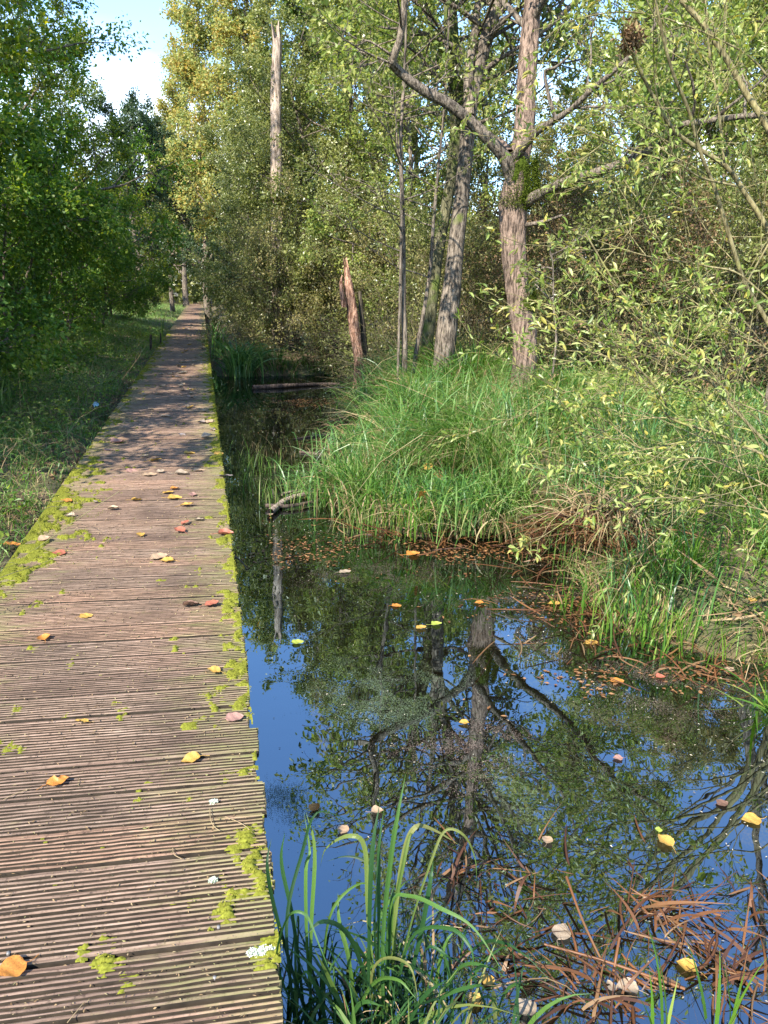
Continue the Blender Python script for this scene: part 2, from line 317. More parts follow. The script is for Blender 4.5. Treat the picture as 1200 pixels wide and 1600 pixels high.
def watermat():
    m, t, o = newmat('pond_water'); ge = N(t, 'ShaderNodeNewGeometry'); k = t.links.new
    n1 = N(t, 'ShaderNodeTexNoise', i_Scale=3.5, i_Detail=2.); k(ge.outputs['Position'], n1.inputs['Vector'])
    n2 = N(t, 'ShaderNodeTexNoise', i_Scale=60., i_Detail=4.); k(ge.outputs['Position'], n2.inputs['Vector'])
    b = N(t, 'ShaderNodeBump', i_Strength=.05, i_Distance=.02); k(n1.outputs['Fac'], b.inputs['Height'])
    gl = N(t, 'ShaderNodeBsdfGlossy', i_Roughness=.004); gl.inputs['Color'].default_value = (.68, .86, 1, 1); k(b.outputs[0], gl.inputs['Normal'])
    tr = N(t, 'ShaderNodeBsdfTransparent'); tr.inputs['Color'].default_value = (.36, .23, .10, 1)
    df = N(t, 'ShaderNodeBsdfDiffuse'); df.inputs['Color'].default_value = (.016, .013, .007, 1)
    md = N(t, 'ShaderNodeMixShader'); md.inputs[0].default_value = .30; k(tr.outputs[0], md.inputs[1]); k(df.outputs[0], md.inputs[2])
    fr = N(t, 'ShaderNodeFresnel', i_IOR=3.9); mx_ = N(t, 'ShaderNodeMixShader'); k(fr.outputs[0], mx_.inputs[0]); k(md.outputs[0], mx_.inputs[1]); k(gl.outputs[0], mx_.inputs[2])
    # films of pale scum and duckweed lying on the surface
    mp = N(t, 'ShaderNodeMapping'); mp.inputs['Scale'].default_value = (1.1, .8, 1); mp.inputs['Location'].default_value = (3.3, 1.7, 0); k(ge.outputs['Position'], mp.inputs[0])
    n3 = N(t, 'ShaderNodeTexNoise', i_Scale=1.5, i_Detail=12., i_Roughness=.66); n3.inputs['Distortion'].default_value = .6; k(mp.outputs[0], n3.inputs['Vector'])
    sp = N(t, 'ShaderNodeSeparateXYZ'); k(ge.outputs['Position'], sp.inputs[0])
    rs = ramp(t, n3.outputs['Fac'], [(.58, (0, 0, 0)), (.80, (.6, .6, .6))])
    n4 = N(t, 'ShaderNodeTexNoise', i_Scale=90., i_Detail=4., i_Roughness=.7); k(ge.outputs['Position'], n4.inputs['Vector'])
    r4 = ramp(t, n4.outputs['Fac'], [(.46, (.0, .0, .0)), (.58, (1, 1, 1))])
    mm = N(t, 'ShaderNodeMath', operation='MULTIPLY'); k(rs.outputs[0], mm.inputs[0]); k(r4.outputs[0], mm.inputs[1])
    n5 = N(t, 'ShaderNodeTexNoise', i_Scale=1.3, i_Detail=3.); k(ge.outputs['Position'], n5.inputs['Vector'])
    rc = ramp(t, n5.outputs['Fac'], [(.4, (.19, .13, .09)), (.52, (.15, .16, .08)), (.62, (.20, .25, .13))])
    sc = N(t, 'ShaderNodeBsdfDiffuse'); k(rc.outputs[0], sc.inputs['Color'])
    m2 = N(t, 'ShaderNodeMixShader'); k(mm.outputs[0], m2.inputs[0]); k(mx_.outputs[0], m2.inputs[1]); k(sc.outputs[0], m2.inputs[2]); k(m2.outputs[0], o.inputs[0]); return m
M['water'] = watermat()

# ------------------------------------------------------------------ ground and water
WZ = -.35
shore_px = [(585, 588), (565, 615), (560, 660), (555, 730), (530, 785), (580, 815), (650, 838), (760, 832), (840, 838), (905, 885), (940, 935), (985, 985), (1080, 1015), (1190, 1035)]
shore = np.array([at(x, y, WZ)[:2] for x, y in shore_px])
land = np.vstack([[.25, 16.4], [.9, 16.3], [2.2, 16.8], [2.9, 16.9], shore, [3.6, 2.9], [5, 2.2], [9, 1], [60, 0], [60, 90], [.25, 90]])
def poly_sd(X, Y, P):
    d = np.full(X.shape, 1e9); ins = np.zeros(X.shape, bool); n = len(P)
    for i in range(n):
        a, b = P[i], P[(i+1) % n]; e = b-a; wx, wy = X-a[0], Y-a[1]
        t = np.clip((wx*e[0]+wy*e[1])/(e@e), 0, 1); d = np.minimum(d, (wx-e[0]*t)**2+(wy-e[1]*t)**2)
        c = ((a[1] <= Y) & (b[1] > Y)) | ((b[1] <= Y) & (a[1] > Y))
        with np.errstate(divide='ignore', invalid='ignore'): xi = a[0]+(Y-a[1])/(b[1]-a[1]+1e-12)*e[0]
        ins ^= c & (X < xi)
    d = np.sqrt(d); return np.where(ins, d, -d)
def ground_z(X, Y):
    X = np.asarray(X, float); Y = np.asarray(Y, float)
    s = poly_sd(X, Y, land) + .12*(fbm(X*2.5, Y*2.5, 3)-.5)
    right = WZ + np.where(s > 0, .42*(1-np.exp(-s/.7)), -.40*(1-np.exp(s/.5)))
    right = right + np.clip(s-2, 0, 30)*.008
    # shallow shelf at the bottom right
    sh = np.exp(-(((X-1.35)/.75)**2+((Y-1.25)/.55)**2)); right = np.maximum(right, WZ-.42+.33*sh)
    l = -(X+1.05); left = -.16 + .10*np.clip(l, 0, 3) + .02*np.clip(l-3, 0, 60)
    k = np.clip((X+1.12)/.22, 0, 1); k = k*k*(3-2*k)
    return left*(1-k)+right*k + .05*(fbm(X*3, Y*3, 11)-.5) + .10*(fbm(X*.6, Y*.6, 5)-.5)*(1-k)
gx = np.concatenate([[-400, -150, -60, -30, -18, -12, -9], np.arange(-7.5, 9, .13), [10, 12, 15, 20, 30, 60, 150, 400]])
gy = np.concatenate([[-400, -120, -40, -15, -6, -3], np.arange(-1.5, 22, .13), np.arange(22.5, 40, 1), [45, 52, 60, 75, 100, 200, 500]])
GX, GY = np.meshgrid(gx, gy); GZ = ground_z(GX, GY)
g = MB(); ii = (np.arange(len(gy)-1)[:, None]*len(gx)+np.arange(len(gx)-1)[None]); nx = len(gx)
g.add(np.stack([GX, GY, GZ], -1), np.stack([ii, ii+1, ii+nx+1, ii+nx], -1))
tag(g.build('ground', M['ground']), kind='structure')
wb = MB(); wb.add([[-1.0, -8, WZ], [26, -8, WZ], [26, 17.6, WZ], [-1.0, 17.6, WZ]], [[0, 1, 2, 3]])
tag(wb.build('pond_water', M['water'], smooth=False), kind='structure')

# ------------------------------------------------------------------ boardwalk
XL, XR, PITCH, BW = -1.035, .125, .150, .137
SKEW = math.radians(-1.6)
rng = np.random.default_rng(4)
def board_mesh(seed):
    r = np.random.default_rng(seed); nseg = 46; nr = 9; per = BW/nr; prof = [(-BW/2, -.028), (-BW/2, -.002)]
    for i in range(nr):
        y0 = -BW/2+i*per; tw = .50
        prof += [(y0+per*.03, -.0012), (y0+per*tw*.5, .0006), (y0+per*tw, -.0012), (y0+per*(tw+.05), -.014), (y0+per*.97, -.014)]
    prof = prof[:-2] + [(BW/2, -.002), (BW/2, -.028)]; prof = np.array(prof)
    xs = np.linspace(-.58, .58, nseg+1); v = np.zeros((nseg+1, len(prof), 3))
    off = r.uniform(0, 99)
    for j, x in enumerate(xs):
        jit = (fbm(prof[:, 0]*90+off, np.full(len(prof), x*14), seed, 3)-.5)
        v[j, :, 0] = x; v[j, :, 1] = prof[:, 0]+jit*.0034; v[j, :, 2] = prof[:, 1]*np.where((prof[:, 1] < -.009) & (prof[:, 1] > -.02), np.clip(.55+1.1*fbm(prof[:, 0]*60+off, np.full(len(prof), x*6), seed+4, 3)-.20, .5, 1), 1)+jit*.0034*(prof[:, 1] > -.02) + .002*(fbm(np.full(len(prof), x*3+off), prof[:, 0]*0, seed)-.5)
    v[0, :, 0] += r.normal(0, .002, len(prof)); v[-1, :, 0] += r.normal(0, .003, len(prof))
    n = len(prof); i = np.arange(nseg)[:, None]*n+np.arange(n)[None]; i2 = np.arange(nseg)[:, None]*n+(np.arange(n)[None]+1) % n
    q = np.stack([i, i+n, i2+n, i2], -1).reshape(-1, 4)
    # end caps as strips between the top line and the base line
    caps = []; vv = v.reshape(-1, 3); extra = []
    for e in (0, nseg):
        b0 = len(vv)+len(extra); row = v[e]
        for kx in range(n): extra.append([row[kx, 0], row[kx, 1], -.028])
        for kx in range(1, n-2):
            a = e*n+kx; caps.append([a, a+1, b0+kx+1, b0+kx] if e else [a+1, a, b0+kx, b0+kx+1])
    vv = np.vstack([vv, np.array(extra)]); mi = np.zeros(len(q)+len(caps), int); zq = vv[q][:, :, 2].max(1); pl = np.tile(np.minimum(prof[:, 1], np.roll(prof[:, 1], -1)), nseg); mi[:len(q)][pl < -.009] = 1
    return vv, np.vstack([q, np.array(caps)]), mi
walk = thing('boardwalk', 'long narrow boardwalk of grooved weathered planks beside the pond', 'boardwalk')
bmesh_ = [board_mesh(s) for s in range(6)]; protos = []
Y0 = .35; NB = 100
far = MB()
nb_total = int((96-Y0)/PITCH); cskew, sskew = math.cos(SKEW), math.sin(SKEW)
for i in range(nb_total):
    y = Y0+i*PITCH+rng.normal(0, .001); xo = (XL+XR)/2+rng.normal(0, .006); z = rng.normal(0, .0012); rz = SKEW+rng.normal(0, .002); tilt = rng.normal(0, .006)
    if i < NB:
        if i < 6:
            mb = MB(); mb.add(*bmesh_[i][:2]); mb.m[-1] = bmesh_[i][2].astype(np.int32); o = mb.build('board', [M['board'], M['shade_grime']], walk, smooth=False); protos.append(o)
        else:
            o = protos[int(rng.integers(6))].copy(); COL.objects.link(o); o.parent = walk
        o.location = (xo, y, z); o.rotation_euler = (tilt, 0, rz + (math.pi if rng.random() < .5 else 0))
    elif i < 340:
        hw = BW/2; v = []
        for k, zz in ((-1, -.012), (-.93, 0), (-.6, 0), (-.55, -.012), (-.40, -.012), (-.35, 0), (0, 0), (.05, -.012), (.20, -.012), (.25, 0), (.6, 0), (.65, -.012), (.80, -.012), (.85, 0), (1, 0)):
            for sx in (-.58, .58): v.append((xo+sx*cskew, y+k*hw+sx*sskew, z+zz))
        m_ = len(v)//2; far.add(v, [[2*k, 2*k+1, 2*k+3, 2*k+2] for k in range(m_-1)])
    else:
        hw = BW/2; far.add([(xo-.58, y-hw, z), (xo+.58, y-hw, z), (xo+.58, y+hw, z), (xo-.58, y+hw, z)], [[0, 1, 2, 3]])
scm = plainmat('screw_steel', (.16, .15, .14), .5, .3, 60., .6); scp = None
for i, o in enumerate([c for c in walk.children if c.name.startswith('board')][:9]):
    for sx in (-.46, 0., .46):
        if scp is None:
            b = MB(); a = np.linspace(0, 2*np.pi, 9)[:-1]; v = [(0, 0, .0022)]+[(math.cos(q)*.0042, math.sin(q)*.0042, .0016) for q in a]+[(math.cos(q)*.0046, math.sin(q)*.0046, -.004) for q in a]
            q_ = [[0, 1+2*k, 1+(2*k+1) % 8, 1+(2*k+2) % 8] for k in range(4)]+[[1+k, 9+k, 9+(k+1) % 8, 1+(k+1) % 8] for k in range(8)]; b.add(v, q_); scp = b.build('screw', scm, o); sc_ = scp
        else: sc_ = scp.copy(); COL.objects.link(sc_); sc_.parent = o
        sc_.location = (sx+.03*math.sin(i*7.1), -.018 if (i+int(sx*10)) % 2 else .029, 0)
tag(far.build('far_boards', M['board'], walk, smooth=False), kind='stuff')
def boxmb(mb, c, s, m=0):
    x, y, z = c; a, b, h = s[0]/2, s[1]/2, s[2]/2
    v = [(x+i*a, y+j*b, z+k*h) for k in (-1, 1) for j in (-1, 1) for i in (-1, 1)]
    mb.add(v, [[0, 2, 3, 1], [4, 5, 7, 6], [0, 1, 5, 4], [2, 6, 7, 3], [0, 4, 6, 2], [1, 3, 7, 5]], m)
for bx in (XL+.12, (XL+XR)/2, XR-.10):
    b = MB(); boxmb(b, (bx, 25, -.09), (.07, 52, .12)); b.build('beam', M['wet_log'], walk, smooth=False)
for py_ in np.arange(1.0, 17, 2.4):
    b = MB(); boxmb(b, (XR-.10, py_, -.5), (.10, .10, .69)); b.build('post', M['wet_log'], walk, smooth=False)

# moss growing on the boards
rng = np.random.default_rng(21)
def moss_field(n, xr, yr, dens):
    x = rng.uniform(*xr, n); u = rng.uniform(0, 1, n); y = yr[0]*(yr[1]/yr[0])**u
    return x, y
nM = 620000
x = rng.uniform(XL, XR+.012, nM); u = rng.uniform(0, 1, nM); y = 1.15*(22/1.15)**u
edge_r = np.exp(-np.maximum(0, XR-x)/.11); el = np.exp(-np.maximum(0, x-XL)/.22)
lw = np.interp(y, [0, 3.2, 3.7, 4.1, 6.2, 7.2, 9, 14, 22], [0, .10, .42, .60, .62, .30, .30, .50, .4])
rw = np.interp(y, [1, 1.25, 1.5, 2, 3, 6, 10, 22], [.0, .06, .22, .33, .42, .47, .58, .58])
f = 1.15*(fbm(x*13, y*10, 31, 5)-.5)+.5 + .30*(fbm(x*40, y*40, 8, 2)-.5)
grv = np.cos(2*np.pi*((y-Y0)/PITCH*9))*.025
thr = .915 - 1.15*np.maximum(edge_r*rw, el*lw) + grv
keep = (f > thr) & (rng.random(nM) < np.clip((f-thr)*9, .08, .8)); x, y, f, thr = x[keep], y[keep], f[keep], thr[keep]
keep = rng.random(len(x)) < np.clip(x*0+.60, 0, 1); x, y, f, thr = x[keep], y[keep], f[keep], thr[keep]
nm = len(x); hh = np.clip((f-thr)*.07, 0, .009); size = np.clip(.0036*np.sqrt(y/1.5)*rng.uniform(.6, 1.5, nm), .003, .013)
base = np.stack([x, y, hh*rng.uniform(.2, 1, nm)+.0015], 1); dd = rng.normal(0, 1, (nm, 3)); dd[:, 2] = np.abs(dd[:, 2])*.9
mm_ = MB(); mm_.add(*leafquads(rng, base, dd, size, size*.8, flat=.7)); tag(mm_.build('moss', M['moss'], smooth=False), kind='stuff')
gx_ = np.arange(XL, XR+.009, .0052); gy_ = 1.1*np.exp(np.arange(0, math.log(26/1.1), .0034)); MX, MY = np.meshgrid(gx_, gy_)
e1 = np.exp(-np.maximum(0, XR-MX)/.11); e2 = np.exp(-np.maximum(0, MX-XL)/.22)
f_ = 1.15*(fbm(MX*13, MY*10, 31, 5)-.5)+.5+.30*(fbm(MX*40, MY*40, 8, 2)-.5)+.16*(fbm(MX*110, MY*110, 12, 2)-.5)
g_ = f_-(.93-1.15*np.maximum(e1*np.interp(MY, [1, 1.25, 1.5, 2, 3, 6, 10, 22], [.0, .06, .22, .33, .42, .47, .58, .58]), e2*np.interp(MY, [0, 3.2, 3.7, 4.1, 6.2, 7.2, 9, 14, 22], [0, .10, .42, .60, .62, .30, .30, .50, .4]))+np.cos(2*np.pi*((MY-Y0)/PITCH*9+.25))*np.clip(.11-.008*MY, .03, .11)*np.clip(1-(MY-3)/6, .2, 1)+.10*(vnoise(MX*60, MY*40, 77)-.5))
MZ = -.003+np.clip(g_*.10, 0, .012)+np.clip(g_*8, 0, 1)*.0055*vnoise(MX*260, MY*200, 5)
i_ = np.arange(len(gy_)-1)[:, None]*len(gx_)+np.arange(len(gx_)-1)[None]; kq = (np.maximum(np.maximum(g_[:-1, :-1], g_[1:, :-1]), np.maximum(g_[:-1, 1:], g_[1:, 1:])) > .005).ravel()
qq = np.stack([i_, i_+1, i_+len(gx_)+1, i_+len(gx_)], -1).reshape(-1, 4)[kq]; us, inv = np.unique(qq, return_inverse=True)
M['moss_mat'] = plainmat('moss_mat', (.14, .145, .02), .95, .45, 160., .05)
mcu = MB(); mcu.add(np.stack([MX, MY, MZ], -1).reshape(-1, 3)[us], inv.reshape(-1, 4)); tag(mcu.build('moss_cushion', M['moss_mat']), kind='stuff')
print('moss', nm)
# little mossy fringe hanging over the right edge
# lichen
rng = np.random.default_rng(5)
def lichen(px, py, rx, ry, label, n=500):
    c = at(px, py, .0); a = rng.uniform(0, 2*np.pi, n); r = np.sqrt(rng.random(n))
    p = np.stack([c[0]+np.cos(a)*r*rx, c[1]+np.sin(a)*r*ry, rng.uniform(.0, .008, n)], 1); p = p[p[:, 0] < XR+.004]
    d = rng.normal(0, 1, (len(p), 3)); d[:, 2] = np.abs(d[:, 2]); mb = MB(); mb.add(*leafquads(rng, p, d, .006, .006, flat=.4))
    tag(mb.build('lichen', M['lichen'], smooth=False), label, 'lichen')
lichen(407, 1489, .030, .010, 'pale grey green lichen crust at the right end of a near plank', 700)
lichen(333, 1378, .009, .005, 'tiny pale lichen spot on a plank beside bright moss', 120)
lichen(333, 1255, .011, .004, 'small thin lichen smear low on a plank by the pond edge', 90)

# ------------------------------------------------------------------ trees
def skeleton(rng, starts, dirs, lens, rads, prm):
    """grow levels of branches; returns list of (P,R) per level; all branches of a level share the point count"""
    out = []; p, d, Ln, r = [np.asarray(a, float) for a in (starts, dirs, lens, rads)]
    for lv, q in enumerate(prm):
        B = len(p); n = q['n']; P = [p]; cur = p; dcur = nrm(d)
        for k in range(n):
            dcur = nrm(dcur + rng.normal(0, q['wob'], (B, 3)) + np.array([0, 0, q['up']])); cur = cur + dcur*(Ln/n)[:, None]; P.append(cur)
        P = np.stack(P, 1); tt = np.linspace(0, 1, n+1)[None]; R = r[:, None]*(1-tt*(1-q.get('tip', .3)))
        out.append((P, R))
        if lv == len(prm)-1: break
        c = q['ch']; t = rng.uniform(q.get('t0', .25), 1, (B, c)); t[:, 0] = 1.
        f = t*n; i0 = np.minimum(f.astype(int), n-1); fr = (f-i0)[..., None]; bi = np.arange(B)[:, None]
        pos = P[bi, i0]*(1-fr)+P[bi, i0+1]*fr; td = nrm(P[bi, i0+1]-P[bi, i0]); rr = r[:, None]*(1-t*(1-q.get('tip', .3)))
        ang = rng.normal(q['ang'], .22, (B, c)); ang[:, 0] *= .35; rnd = rng.normal(0, 1, (B, c, 3)); rnd[..., 2] *= q.get('flat', .7)
        side = nrm(np.cross(td, nrm(rnd))); side = side*1
        d = (td*np.cos(ang)[..., None]+side*np.sin(ang)[..., None]).reshape(-1, 3); p = pos.reshape(-1, 3)
        Ln = (Ln[:, None]*q['ratio']*(1.15-.55*t)*rng.uniform(.7, 1.25, (B, c))).reshape(-1); r = np.minimum(rr*.75, .6*rr+.001).reshape(-1)
    return out
def crown_from(rng, mb, last, K, ln, wd, spread, mat, lf=leafquads, flat=.5, keep=1., droop=.2):
    P, R = last; B, n1, _ = P.shape
    t = rng.uniform(.05, 1.0, (B, K))*(n1-1); i0 = np.minimum(t.astype(int), n1-2); fr = (t-i0)[..., None]; bi = np.arange(B)[:, None]
    pos = (P[bi, i0]*(1-fr)+P[bi, i0+1]*fr).reshape(-1, 3); d = (P[bi, i0+1]-P[bi, i0]).reshape(-1, 3); d = nrm(d)+rng.normal(0, .8, d.shape); d[:, 2] -= droop
    pos = pos+rng.normal(0, spread, pos.shape)
    if keep < 1: k = rng.random(len(pos)) < keep; pos, d = pos[k], d[k]
    s = rng.uniform(.65, 1.25, len(pos)); mb.add(*lf(rng, pos, d, ln*s, wd*s, flat=flat), mat); return len(pos)
def build_tree(name, label, cat, seed, h, r0, limbs, prm, leafK, ln, wd, spread, leaf, bark, t0=.2, lean=(0, 0), llen=(.45, .25), lang=(1.2, .6), trunk=None, stems=1, flat=.5, twigs=True, sides=10, keep=1., droop=.2, twigmat='bark_twig', lf=leafquads):
    rng = np.random.default_rng(seed); root = thing(name, label, cat); tb = MB(); bb = MB(); cb = MB(); S, D, Ls, Rs = [], [], [], []
    for s in range(stems):
        if trunk is None:
            a = rng.uniform(0, 6.28); sp = 0 if stems == 1 else rng.uniform(.1, .45)
            b0 = np.array([math.cos(a)*sp*.5, math.sin(a)*sp*.5, -.3]); ll = np.array([lean[0]+math.cos(a)*sp*h*.75, lean[1]+math.sin(a)*sp*h*.75])
            hs = h*(1 if stems == 1 else rng.uniform(.7, 1.05)); P = [b0]
            for k in range(1, 7): tt = k/6; P.append(np.array([b0[0]+ll[0]*tt**1.4+rng.normal(0, h*.012), b0[1]+ll[1]*tt**1.4+rng.normal(0, h*.012), -.3+hs*tt]))
        else: P = trunk; hs = h
        tb.add(*bark_tube(P, r0, r0*.12, s=sides, n=4, seed=seed+s, flare=.5))
        C = catmull(P, 6); m = len(C)
        for k in range(limbs):
            t = t0+(1-t0)*((k+rng.random())/limbs); i = min(int(t*(m-1)), m-2); p = C[i]; td = nrm(C[i+1]-C[i]); az = k*2.4+rng.uniform(-.5, .5)
            an = lang[0]+(lang[1]-lang[0])*t+rng.normal(0, .12); out = np.array([math.cos(az), math.sin(az), 0])
            S.append(p); D.append(td*math.cos(an)+out*math.sin(an)); Ls.append(h*(llen[0]+(llen[1]-llen[0])*t)*rng.uniform(.75, 1.2)); Rs.append(r0*(1-.85*t)*.55)
    sk = skeleton(rng, S, D, Ls, Rs, prm)
    for lv, (P, R) in enumerate(sk[:-1]): bb.add(*tubes(P, R, 5 if lv == 0 else 4))
    if twigs: cb.add(*tubes(sk[-1][0], np.maximum(sk[-1][1], .0025), 3), 1)
    n = crown_from(rng, cb, sk[-1], leafK, ln, wd, spread, 0, flat=flat, keep=keep, droop=droop, lf=lf)
    tb.build('trunk', M[bark], root); bb.build('branches', M[bark if bark != 'bark' else 'bark_grey'], root); cb.build('crown', [M[leaf], M[twigmat]], root, smooth=False)
    print(name, 'twigs', len(sk[-1][0]), 'leaves', n); return root
def lev(n, ch, ang, ratio, wob, up, **k): return dict(n=n, ch=ch, ang=ang, ratio=ratio, wob=wob, up=up, **k)
PR_ALDER = [lev(5, 8, .9, .42, .10, .05, t0=.2), lev(3, 6, .9, .55, .14, .03), lev(3, 1, .8, .5, .2, .0)]
PR_HAZEL = [lev(5, 7, .8, .42, .10, -.01, t0=.2), lev(3, 6, .8, .6, .14, -.04), lev(3, 1, .8, .5, .2, -.06)]
PR_THICK = [lev(5, 7, .8, .5, .16, .02, t0=.1), lev(4, 6, .8, .6, .2, .0), lev(4, 1, .8, .5, .25, -.02)]
PR_SPARSE = [lev(5, 6, .8, .5, .10, .06, t0=.25), lev(4, 5, .8, .55, .14, .05), lev(3, 1, .8, .5, .2, .03)]

alder = [build_tree('alder_tree', 'x', 'tree', 100+i, 8.5, .10, 24, PR_ALDER, 26, .075, .055, .07, 'leaf_alder', 'bark_grey', t0=.10, llen=(.30, .22), lang=(1.35, .7), stems=1, sides=8) for i in range(3)]
oak = [build_tree('oak_tree', 'x', 'tree', 200+i, 7.5, .14, 24, PR_ALDER, 42, .068, .048, .08, 'leaf_oak', 'bark_grey', t0=.10, llen=(.42, .32), lang=(1.4, .85), sides=8) for i in range(2)]
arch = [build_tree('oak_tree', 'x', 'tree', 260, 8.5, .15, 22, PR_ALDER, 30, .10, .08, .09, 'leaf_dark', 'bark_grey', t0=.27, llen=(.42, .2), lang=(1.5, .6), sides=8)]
hazel = [build_tree('hazel_shrub', 'x', 'shrub', 300+i, 3.6, .035, 4, PR_HAZEL, 24, .068, .05, .08, 'leaf_hazel', 'bark_grey', t0=.08, llen=(.5, .3), lang=(1.2, .7), stems=7, sides=6) for i in range(2)]
thick = [build_tree('thicket_shrub', 'x', 'shrub', 400+i, 3.2, .022, 4, PR_THICK, 7, .05, .035, .06, 'leaf_olive', 'bark_twig', t0=.05, llen=(.5, .3), lang=(1.2, .7), stems=9, sides=5) for i in range(2)]
poplar = [build_tree('poplar_tree', 'x', 'tree', 500+i, 16., .22, 30, PR_SPARSE, 34, .15, .13, .18, 'leaf_yellow', 'bark_grey', t0=.18, llen=(.26, .12), lang=(1.0, .4), sides=10, keep=.9) for i in range(2)]
used = set()
def put(kind, k, px, d, label, sc=1., rz=0., group=None, xy=None, leaf=None, zsc=None):
    src = kind[k % len(kind)]; x, y = xy if xy else gp(px, d); z = float(ground_z(np.array([x]), np.array([y]))[0])
    s = sc if zsc is None else (sc, sc, zsc)
    if id(src) not in used:
        used.add(id(src)); o = src; o['label'] = label; o.location = (x, y, z); o.rotation_euler = (0, 0, rz); o.scale = s if isinstance(s, tuple) else (s, s, s)
        if group: o['group'] = group
    else: o = dup(src, label, (x, y, z), rz, s, group)
    if leaf: setmat(o, 'leaf', M[leaf])
    return o
exec_later = True
GA = 'alder trees in the wood across the pond'
# woodland on the far side, left to right in the picture
put(alder, 0, 388, 26, 'grey green alder leaning close to the far right edge of the boardwalk', .66, .3, GA)
put(alder, 1, 440, 21, 'grey green alder directly behind the arching sedge tussock', .74, 1.3, GA)
put(alder, 2, 470, 20, 'dense alder behind the pond, just left of the broken reddish stump', .88, 2.2, GA)
put(alder, 0, 545, 19.5, 'dense alder standing behind the broken reddish stump', 1.0, 3.3, GA)
put(alder, 1, 625, 18, 'bushy alder directly behind the two thin dark saplings', .95, 4.1, GA, leaf='leaf_lime')
put(alder, 2, 640, 24, 'taller alder further back above the two thin saplings', 1.25, 5.0, GA)
put(alder, 0, 745, 21, 'grey green alder seen between the forked trunk and the mossy trunk', .78, 5.9, GA)
put(alder, 1, 850, 20, 'low alder just right of the mossy trunk, under the gap of blue sky', .62, .9, GA)
put(alder, 2, 930, 19, 'olive alder behind the long mossy side limb', .8, 1.9, GA, leaf='leaf_olive')
put(alder, 0, 1010, 17, 'yellowish alder behind the brown dry clump in the willow', 1.0, 2.9, GA, leaf='leaf_lime')
put(alder, 1, 1100, 17, 'alder behind the crossing willow stems on the right', .8, 3.6, GA)
put(alder, 2, 1190, 15, 'alder at the right edge of the wood behind the willow', .75, 4.4, GA, leaf='leaf_lime')
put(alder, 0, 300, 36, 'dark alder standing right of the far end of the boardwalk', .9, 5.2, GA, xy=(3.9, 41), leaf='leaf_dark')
put(alder, 1, 330, 32, 'grey green alder beside the boardwalk just short of its far end', .72, 2.0, GA, xy=(3.3, 32))
put(alder, 2, 420, 30, 'tall grey alder beneath the pale dead snag', .9, 1.1, GA)
put(alder, 1, 1290, 12.5, 'alder just beyond the right end of the pond bank', .6, .4, GA, leaf='leaf_olive')
put(alder, 2, 0, 0, 'slim alder crowding the right side of the far boardwalk', .72, 2.4, GA, xy=(2.75, 27))
put(alder, 0, 0, 0, 'alder leaning over the far boardwalk from the right', .85, .4, GA, xy=(2.6, 37))
GP = 'tall poplars turning yellow'
put(poplar, 0, 325, 46, 'golden yellow poplar beside the gap of open sky', .95, .4, GP)
put(poplar, 1, 395, 42, 'tall yellow and orange poplar with a bare grey trunk left of the dead snag', 1.0, 2.0, GP)
put(poplar, 1, 290, 60, 'pale yellow poplar furthest back, low above the path end', .95, 3.3, GP)
put(poplar, 0, 480, 44, 'yellow green poplar behind and right of the dead snag', 1.0, 3.7, GP, leaf='leaf_lime')
put(poplar, 1, 575, 36, 'lime green poplar rising above the alders in the middle', .95, 5.1, GP, leaf='leaf_lime')
put(poplar, 0, 990, 34, 'pale yellow poplar crown high behind the brown dry clump', .85, 1.2, GP, leaf='leaf_lime')
put(poplar, 1, 1150, 30, 'pale poplar crown high behind the willow at the top right', .85, 2.9, GP, leaf='leaf_lime')
# left of the boardwalk
GO = 'oaks along the left side of the boardwalk'
put(oak, 0, 0, 0, 'dark oak with hanging sprays at the top left, nearest the camera', .98, .5, GO, xy=(-4.5, 6.4))
put(oak, 1, 0, 0, 'oak behind the nearest one, half hidden by it', 1.05, 2.0, GO, xy=(-5.6, 10.5))
put(oak, 0, 0, 0, 'oak with leafy upper twigs ragged against the sky', 1.15, 3.1, GO, xy=(-5.0, 15.5), leaf='leaf_hazel')
put(oak, 1, 0, 0, 'round green oak halfway along the left side', 1.15, 4.2, GO, xy=(-4.6, 21))
put(oak, 0, 0, 0, 'dark oak low beside the far half of the boardwalk', 1.05, 5.0, GO, xy=(-4.9, 28))
put(arch, 0, 0, 0, 'very dark oak leaning over the far end of the boardwalk', .95, 1.0, GO, xy=(-2.9, 38))
put(arch, 0, 0, 0, 'very dark oak whose crown closes like an arch over the path end', 1.0, 2.0, GO, xy=(-1.6, 47))
put(arch, 0, 0, 0, 'dark oak right of the path end, making the other half of the arch', .9, 4.0, GO, xy=(2.9, 50))
put(arch, 0, 0, 0, 'dark oak behind the arch above the bright opening', 1.15, 5.0, GO, xy=(.6, 62))
put(oak, 0, 0, 0, 'oak far back on the left seen over the others', 1.05, 2.7, GO, xy=(-9, 24))
put(oak, 1, 0, 0, 'pale sunlit oak beyond the end of the boardwalk', .8, 2.2, GO, xy=(-4, 75), leaf='leaf_lime')
put(oak, 0, 0, 0, 'sunlit oak closing the view behind the dark arch', .8, .2, GO, xy=(3.5, 82), leaf='leaf_lime')
GH = 'hazel shrubs along the left side of the boardwalk'
put(hazel, 0, 0, 0, 'bright green hazel shrub, nearest of those on the left', 1.0, 0, GH, xy=(-3.7, 9.2))
put(hazel, 1, 0, 0, 'soft green hazel shrub with layered sprays at the middle left', 1.12, 1.5, GH, xy=(-3.3, 13.5))
put(hazel, 0, 0, 0, 'dark green hazel shrub spilling towards the planks further on', 1.0, 2.6, GH, xy=(-3.1, 18.5))
put(hazel, 1, 0, 0, 'shaded hazel shrub low beside the far planks', 1.0, 3.9, GH, xy=(-3.0, 24.5))
